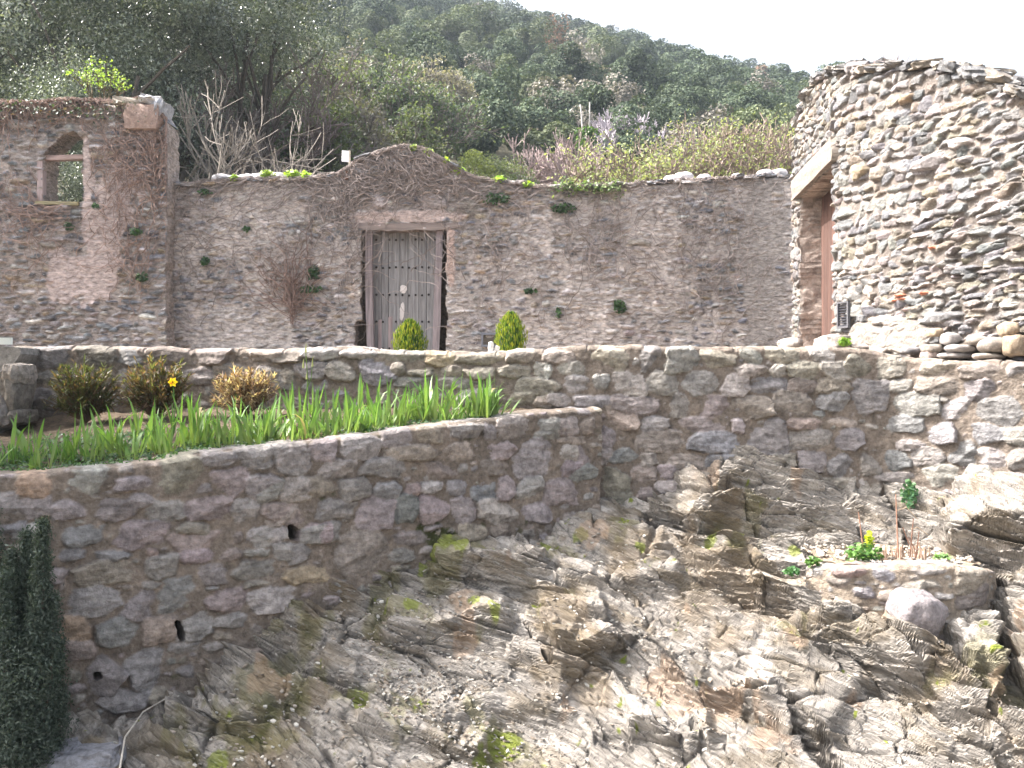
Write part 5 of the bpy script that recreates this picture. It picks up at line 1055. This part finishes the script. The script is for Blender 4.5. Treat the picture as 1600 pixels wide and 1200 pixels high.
# big evergreen oaks behind the left ruin
def big_oak(n, rad, seedc, hgt=3.5):
    e_ = bpy.data.objects.new('evergreen_oak', None); COL.objects.link(e_); tips = []
    mb = MB()
    for k in range(3): branch(mb, (rng.normal(0, .5), rng.normal(0, .4), 0), (rng.normal(0, .10), rng.normal(0, .1), 1), hgt * 1.15, rng.uniform(.13, .2), 2, (.10, .085, .07), .35, .3, 7, 3, .02, tips)
    mb.build('trunk', M_BARK, e_); mb = MB(); p, L, r_ = crown_pts(n, rad, 60, (.6, 1.25), (0, 0, hgt + rad[2] * .8), -.9, .45); c = np.array([0, 0, hgt + rad[2] * .5])
    leaves(mb, p, .042, seedc, .5, (p - c) / np.linalg.norm(p - c, axis=1)[:, None], 1.2); mb.build('crown', M_OAK, e_); return e_
OC = [(.15, .18, .135), (.10, .125, .085), (.26, .29, .24), (.07, .095, .065)]  # the palest greens paint the glints of backlit leaves
oA = big_oak(76000, (3.6, 3.2, 4.2), OC); oB = big_oak(68000, (3.0, 3.0, 4.6), OC, 2.6)
used = set()
for src, px, D, sc, rz, lab in ((oA, 60, 21, 1.0, 0, 'large evergreen oak with glinting leaves directly behind the empty window of the left ruin'), (oB, 215, 23, 1.05, 1, 'large evergreen oak behind the bright green sapling and right corner of the left ruin'), (oA, 340, 27, 1.0, 2.2, 'tall dark oak with visible trunks right of the left ruin'),
                                (oB, -60, 25, 1.2, 2, 'evergreen oak filling the top left corner of the photo'), (oB, 140, 31, 1.3, 3, 'evergreen oak standing behind the two nearest oaks'), (oA, 270, 34, 1.25, 4, 'darker evergreen oak deep behind the tall trunks'), (oA, 20, 36, 1.3, 5, 'evergreen oak at the back of the group at the left')):
    x = (px - 800) / F * D; z = float(hz(np.array(x), np.array(float(D)))) - 1.0
    if src.name in used: o = copy_tree(src, (x, D, z), rz, sc)
    else: o = src; used.add(src.name); o.location = (x, D, z); o.rotation_euler = (0, 0, rz); o.scale = (sc,) * 3
    tag(o, lab, 'tree', 'evergreen oaks behind the left ruin')
tag(copy_tree(oB, (P(100, 0, 18.5)[0], 18.5, .3), 2.6, .55), 'small dark evergreen oak seen through the empty window of the left ruin', 'tree', 'evergreen oaks behind the left ruin')
# unseen trunkless oak crown, added out of view to shade bed and rock
o = copy_tree(oA, (-5.6, 6.7, -1.9), 1.7, .5)
for ch in list(o.children):
    if ch.name.startswith('trunk'): bpy.data.objects.remove(ch)
tag(o, 'unseen oak crown added out of view to shade the left end of the bed', 'tree', 'evergreen oaks behind the left ruin')

# bright sapling over the left ruin
c0 = P(158, 172, 15.6); e = empty('sapling', tuple(c0), 'bright yellow-green sapling above the top of the left ruin', 'sapling'); mb = MB(); tips = []
for k in range(6): branch(mb, (0, 0, -.1), (rng.normal(0, .5), rng.normal(0, .3), 1), .52, .013, 2, (.12, .09, .05), .45, .3, 4, 3, .004, tips)
mb.build('stem', M_BARK, e); mb = MB(); tp = np.array(tips); p = np.repeat(tp, 9, 0) + rng.normal(0, .035, (len(tp) * 9, 3)); leaves(mb, p, .024, [(.26, .38, .06), (.2, .32, .06), (.34, .44, .1)], .6, np.array([0, -.3, 1]), .8); mb.build('foliage', M_LEAF, e)

# bare trees and thickets between the wall and the hill
def bare(name, px, top, D, label, col, n=5, L=1.2, depth=4, r=.05, spread=.5, kids=3, minr=.006, group=None, lean=(0, 0), zb=None, leafc=None, nleaf=5, lsize=.05):
    x = (px - 800) / F * D; z = zb if zb is not None else float(hz(np.array(x), np.array(float(D)))); Ht = (600 - top) / F * D - z; e_ = empty(name, (x, D, z), label, 'tree' if name != 'bush' else 'bush', group); tips = []; mb = MB(); s0 = Ht / 2.2
    for k in range(n): branch(mb, (rng.normal(0, .15), rng.normal(0, .15), 0), (rng.normal(lean[0], .22), rng.normal(0, .2), 1), s0 * L * .75, r, depth, col, spread, .25, 5, kids, minr, tips)
    v = np.vstack(mb.v); k_ = Ht / max(.1, np.percentile(v[:, 2], 99.5)); mb.v = [a * np.array([k_, k_, k_]) for a in mb.v]; mb.build('branches' if name == 'bush' else 'trunk', M_BARK, e_)
    if leafc:
        tp = np.array(tips) * k_; p = np.repeat(tp, nleaf, 0) + rng.normal(0, .12, (len(tp) * nleaf, 3)); ml = MB(); leaves(ml, p, lsize, leafc, .5); ml.build('foliage' if name == 'bush' else 'crown', M_LEAF, e_)
    return e_
bare('bare_tree', 262, 130, 17.5, 'pale leafless sapling with branches reaching right from the corner of the left ruin', (.27, .24, .21), 4, 1.0, 4, .02, .6, 3, .004, lean=(.45, 0))
bare('bare_tree', 330, 110, 24, 'grey leafless tree in front of the dark oaks left of the gable', (.20, .175, .16), 3, 1.0, 5, .07, .5, 3, .008)
bare('bare_tree', 290, 150, 20, 'thin leafless tree against the dark understorey right of the left ruin', (.24, .21, .18), 3, 1.0, 4, .04, .5, 3, .007)
bare('bare_tree', 400, 120, 27, 'brownish leafless tree at the right edge of the dark oaks', (.20, .16, .15), 4, 1.0, 5, .06, .5, 3, .009)
for px, top, D, lc, lab in ((455, 90, 42, OL, 'olive-grey tree above the pale stones on the wall top'), (520, 75, 50, GR, 'tall greyish tree behind the white sign'), (590, 95, 46, OL, 'grey-green tree directly behind the gable, left of its peak'), (655, 130, 44, DK, 'dark green tree behind the peak of the gable'), (700, 110, 52, GR, 'brownish tree just right of the gable peak'), (560, 170, 36, GR, 'low twiggy tree right of the white sign'), (430, 170, 34, DK, 'dark bushy tree at the right foot of the oak group'), (500, 180, 34, OL, 'bushy olive tree left of the white sign'), (640, 190, 38, OL, 'low olive tree behind the gable')):
    bare('mixed_tree', px, top, D, lab, (.19, .165, .15), 4, 1.0, 5, .06, .5, 3, .010, leafc=lc, nleaf=9, lsize=.085)
for px, top, D, w, cl, lab in ((775, 208, 27, 1.15, OL, 'round olive-green bush with the widest crown right of the gable'), (748, 226, 25, .6, [(.2, .23, .08), (.14, .17, .07)], 'lighter green small bush between the gable and the round olive bush'), (815, 246, 25, .5, DK, 'dark little bush right of the round olive bush')):
    x = (px - 800) / F * D; z = float(hz(np.array(x), np.array(float(D)))); Ht = (600 - top) / F * D - z; e = empty('bush', (x, D, z), lab, 'bush'); mb = MB(); p, _, _ = crown_pts(9000, (w, w, Ht * .5), 30, (.25, .45), (0, 0, Ht * .5), -1, .4); leaves(mb, p, .035, cl, .5); mb.build('foliage', M_LEAF, e); mb = MB(); branch(mb, (0, 0, 0), (0, 0, 1), Ht * .5, .05, 3, (.15, .12, .1), .6, .2, 5, 4, .01); mb.build('branches', M_BARK, e)
for px, top, D, lab in ((850, 225, 29, 'pinkish leafless thicket tree right of the dark little bush'), (880, 215, 31, 'pinkish leafless tree second in the thicket from the dark little bush'), (905, 235, 28, 'low pinkish leafless tree left of the ivy-clad trunk')):
    bare('bare_tree', px, top, D, lab, (.34, .27, .26), 9, 1.0, 4, .025, .4, 3, .008)
for px, top, D, lab in ((962, 176, 52, 'tall pale leafless tree with white stems, left one of the pale pair'), (985, 182, 52, 'tall pale leafless tree with white stems, right one of the pale pair'), (1005, 200, 50, 'pale lilac leafless tree next to the willow bush'), (940, 205, 50, 'pale lilac leafless tree just right of the ivy-clad trunk')):
    bare('bare_tree', px, top, D, lab, (.42, .38, .42), 7, 1.0, 4, .05, .28, 3, .014)
x = (917 - 800) / F * 40; z = float(hz(np.array(x), np.array(40.))); e = empty('ivy_tree', (x, 40, z), 'two bare white poles of a dead tree with green ivy round the foot', 'tree'); mb = MB(); zt_ = P(917, 163, 40)[2] - z
tube(mb, [(-.1, 0, 0), (-.1, 0, zt_ * .6), (-.25, 0, zt_)], .07, .03, (.45, .43, .42), 5); tube(mb, [(.05, 0, 0), (.1, 0, zt_ * .6), (.12, 0, zt_ * 1.02)], .06, .03, (.45, .43, .42), 5); mb.build('trunk', M_BARK, e)
mb = MB(); zi0, zi1 = P(0, 236, 40)[2] - z, P(0, 200, 40)[2] - z; t = rng.uniform(0, 1, 1500); p = np.stack([rng.normal(0, .16, 1500), rng.normal(0, .16, 1500), zi0 + (zi1 - zi0) * t], -1); leaves(mb, p, .06, [(.07, .14, .04), (.1, .18, .05)], .7); mb.build('ivy', M_LEAF, e)
WI = [(.26, .30, .14), (.20, .24, .11), (.32, .34, .18)]
for px, top, D, lab in ((1065, 205, 27, 'light green willow bush, left part of the pale thicket by the round wall'), (1120, 192, 27, 'tallest light green willow bush behind the right end of the ruined wall'), (1175, 188, 28, 'light green willow bush nearest the doorway of the round wall'), (1215, 195, 27, 'twiggy pinkish willow bush touching the edge of the round wall'), (940, 238, 24, 'low yellow-green bush above the ivy fringe of the wall'), (980, 245, 24, 'low yellow-green bush left of the willow thicket')):
    bare('bush', px, top, D, lab, (.27, .21, .18), 9, 1.0, 4, .02, .5, 3, .007, leafc=WI, nleaf=4 if px < 1200 else 2, lsize=.045)
# dry scrub along the foot of the slope
mb = MB()
for k in range(1500):
    D = rng.uniform(21, 34); px = rng.uniform(420, 1240); x = (px - 800) / F * D; z = float(hz(np.array(x), np.array(D))); h = rng.uniform(.2, .7); tube(mb, [(x, D, z), (x + rng.normal(0, .15), D, z + h * .6), (x + rng.normal(0, .3), D, z + h)], .008, .004, np.array((.22, .185, .15)) * rng.uniform(.7, 1.3), 3)
tag(mb.build('scrub', M_BARK), 'dry brown scrub on the slope behind the ruined wall', 'scrub', kind='stuff')

# ------------------------------------------------------------ air
hzm = bpy.data.materials.new('haze'); hzm.use_nodes = True; hn = hzm.node_tree.nodes; hn.clear(); ho = hn.new('ShaderNodeOutputMaterial'); hv = hn.new('ShaderNodeVolumePrincipled')
hv.inputs['Color'].default_value = (.72, .84, 1, 1); hv.inputs['Density'].default_value = 0.0006; hv.inputs['Anisotropy'].default_value = 0.3; hzm.node_tree.links.new(hv.outputs[0], ho.inputs['Volume'])
mb = MB(); mb.add([(a, b, c) for a in (-960, 960) for b in (-360, 1560) for c in (-3.75, 140)], [[0, 1, 3, 2], [4, 6, 7, 5], [0, 4, 5, 1], [2, 3, 7, 6], [0, 2, 6, 4], [1, 5, 7, 3]], (1, 1, 1))
tag(mb.build('haze', hzm), kind='stuff', label='thin bluish haze over the valley', cat='haze')
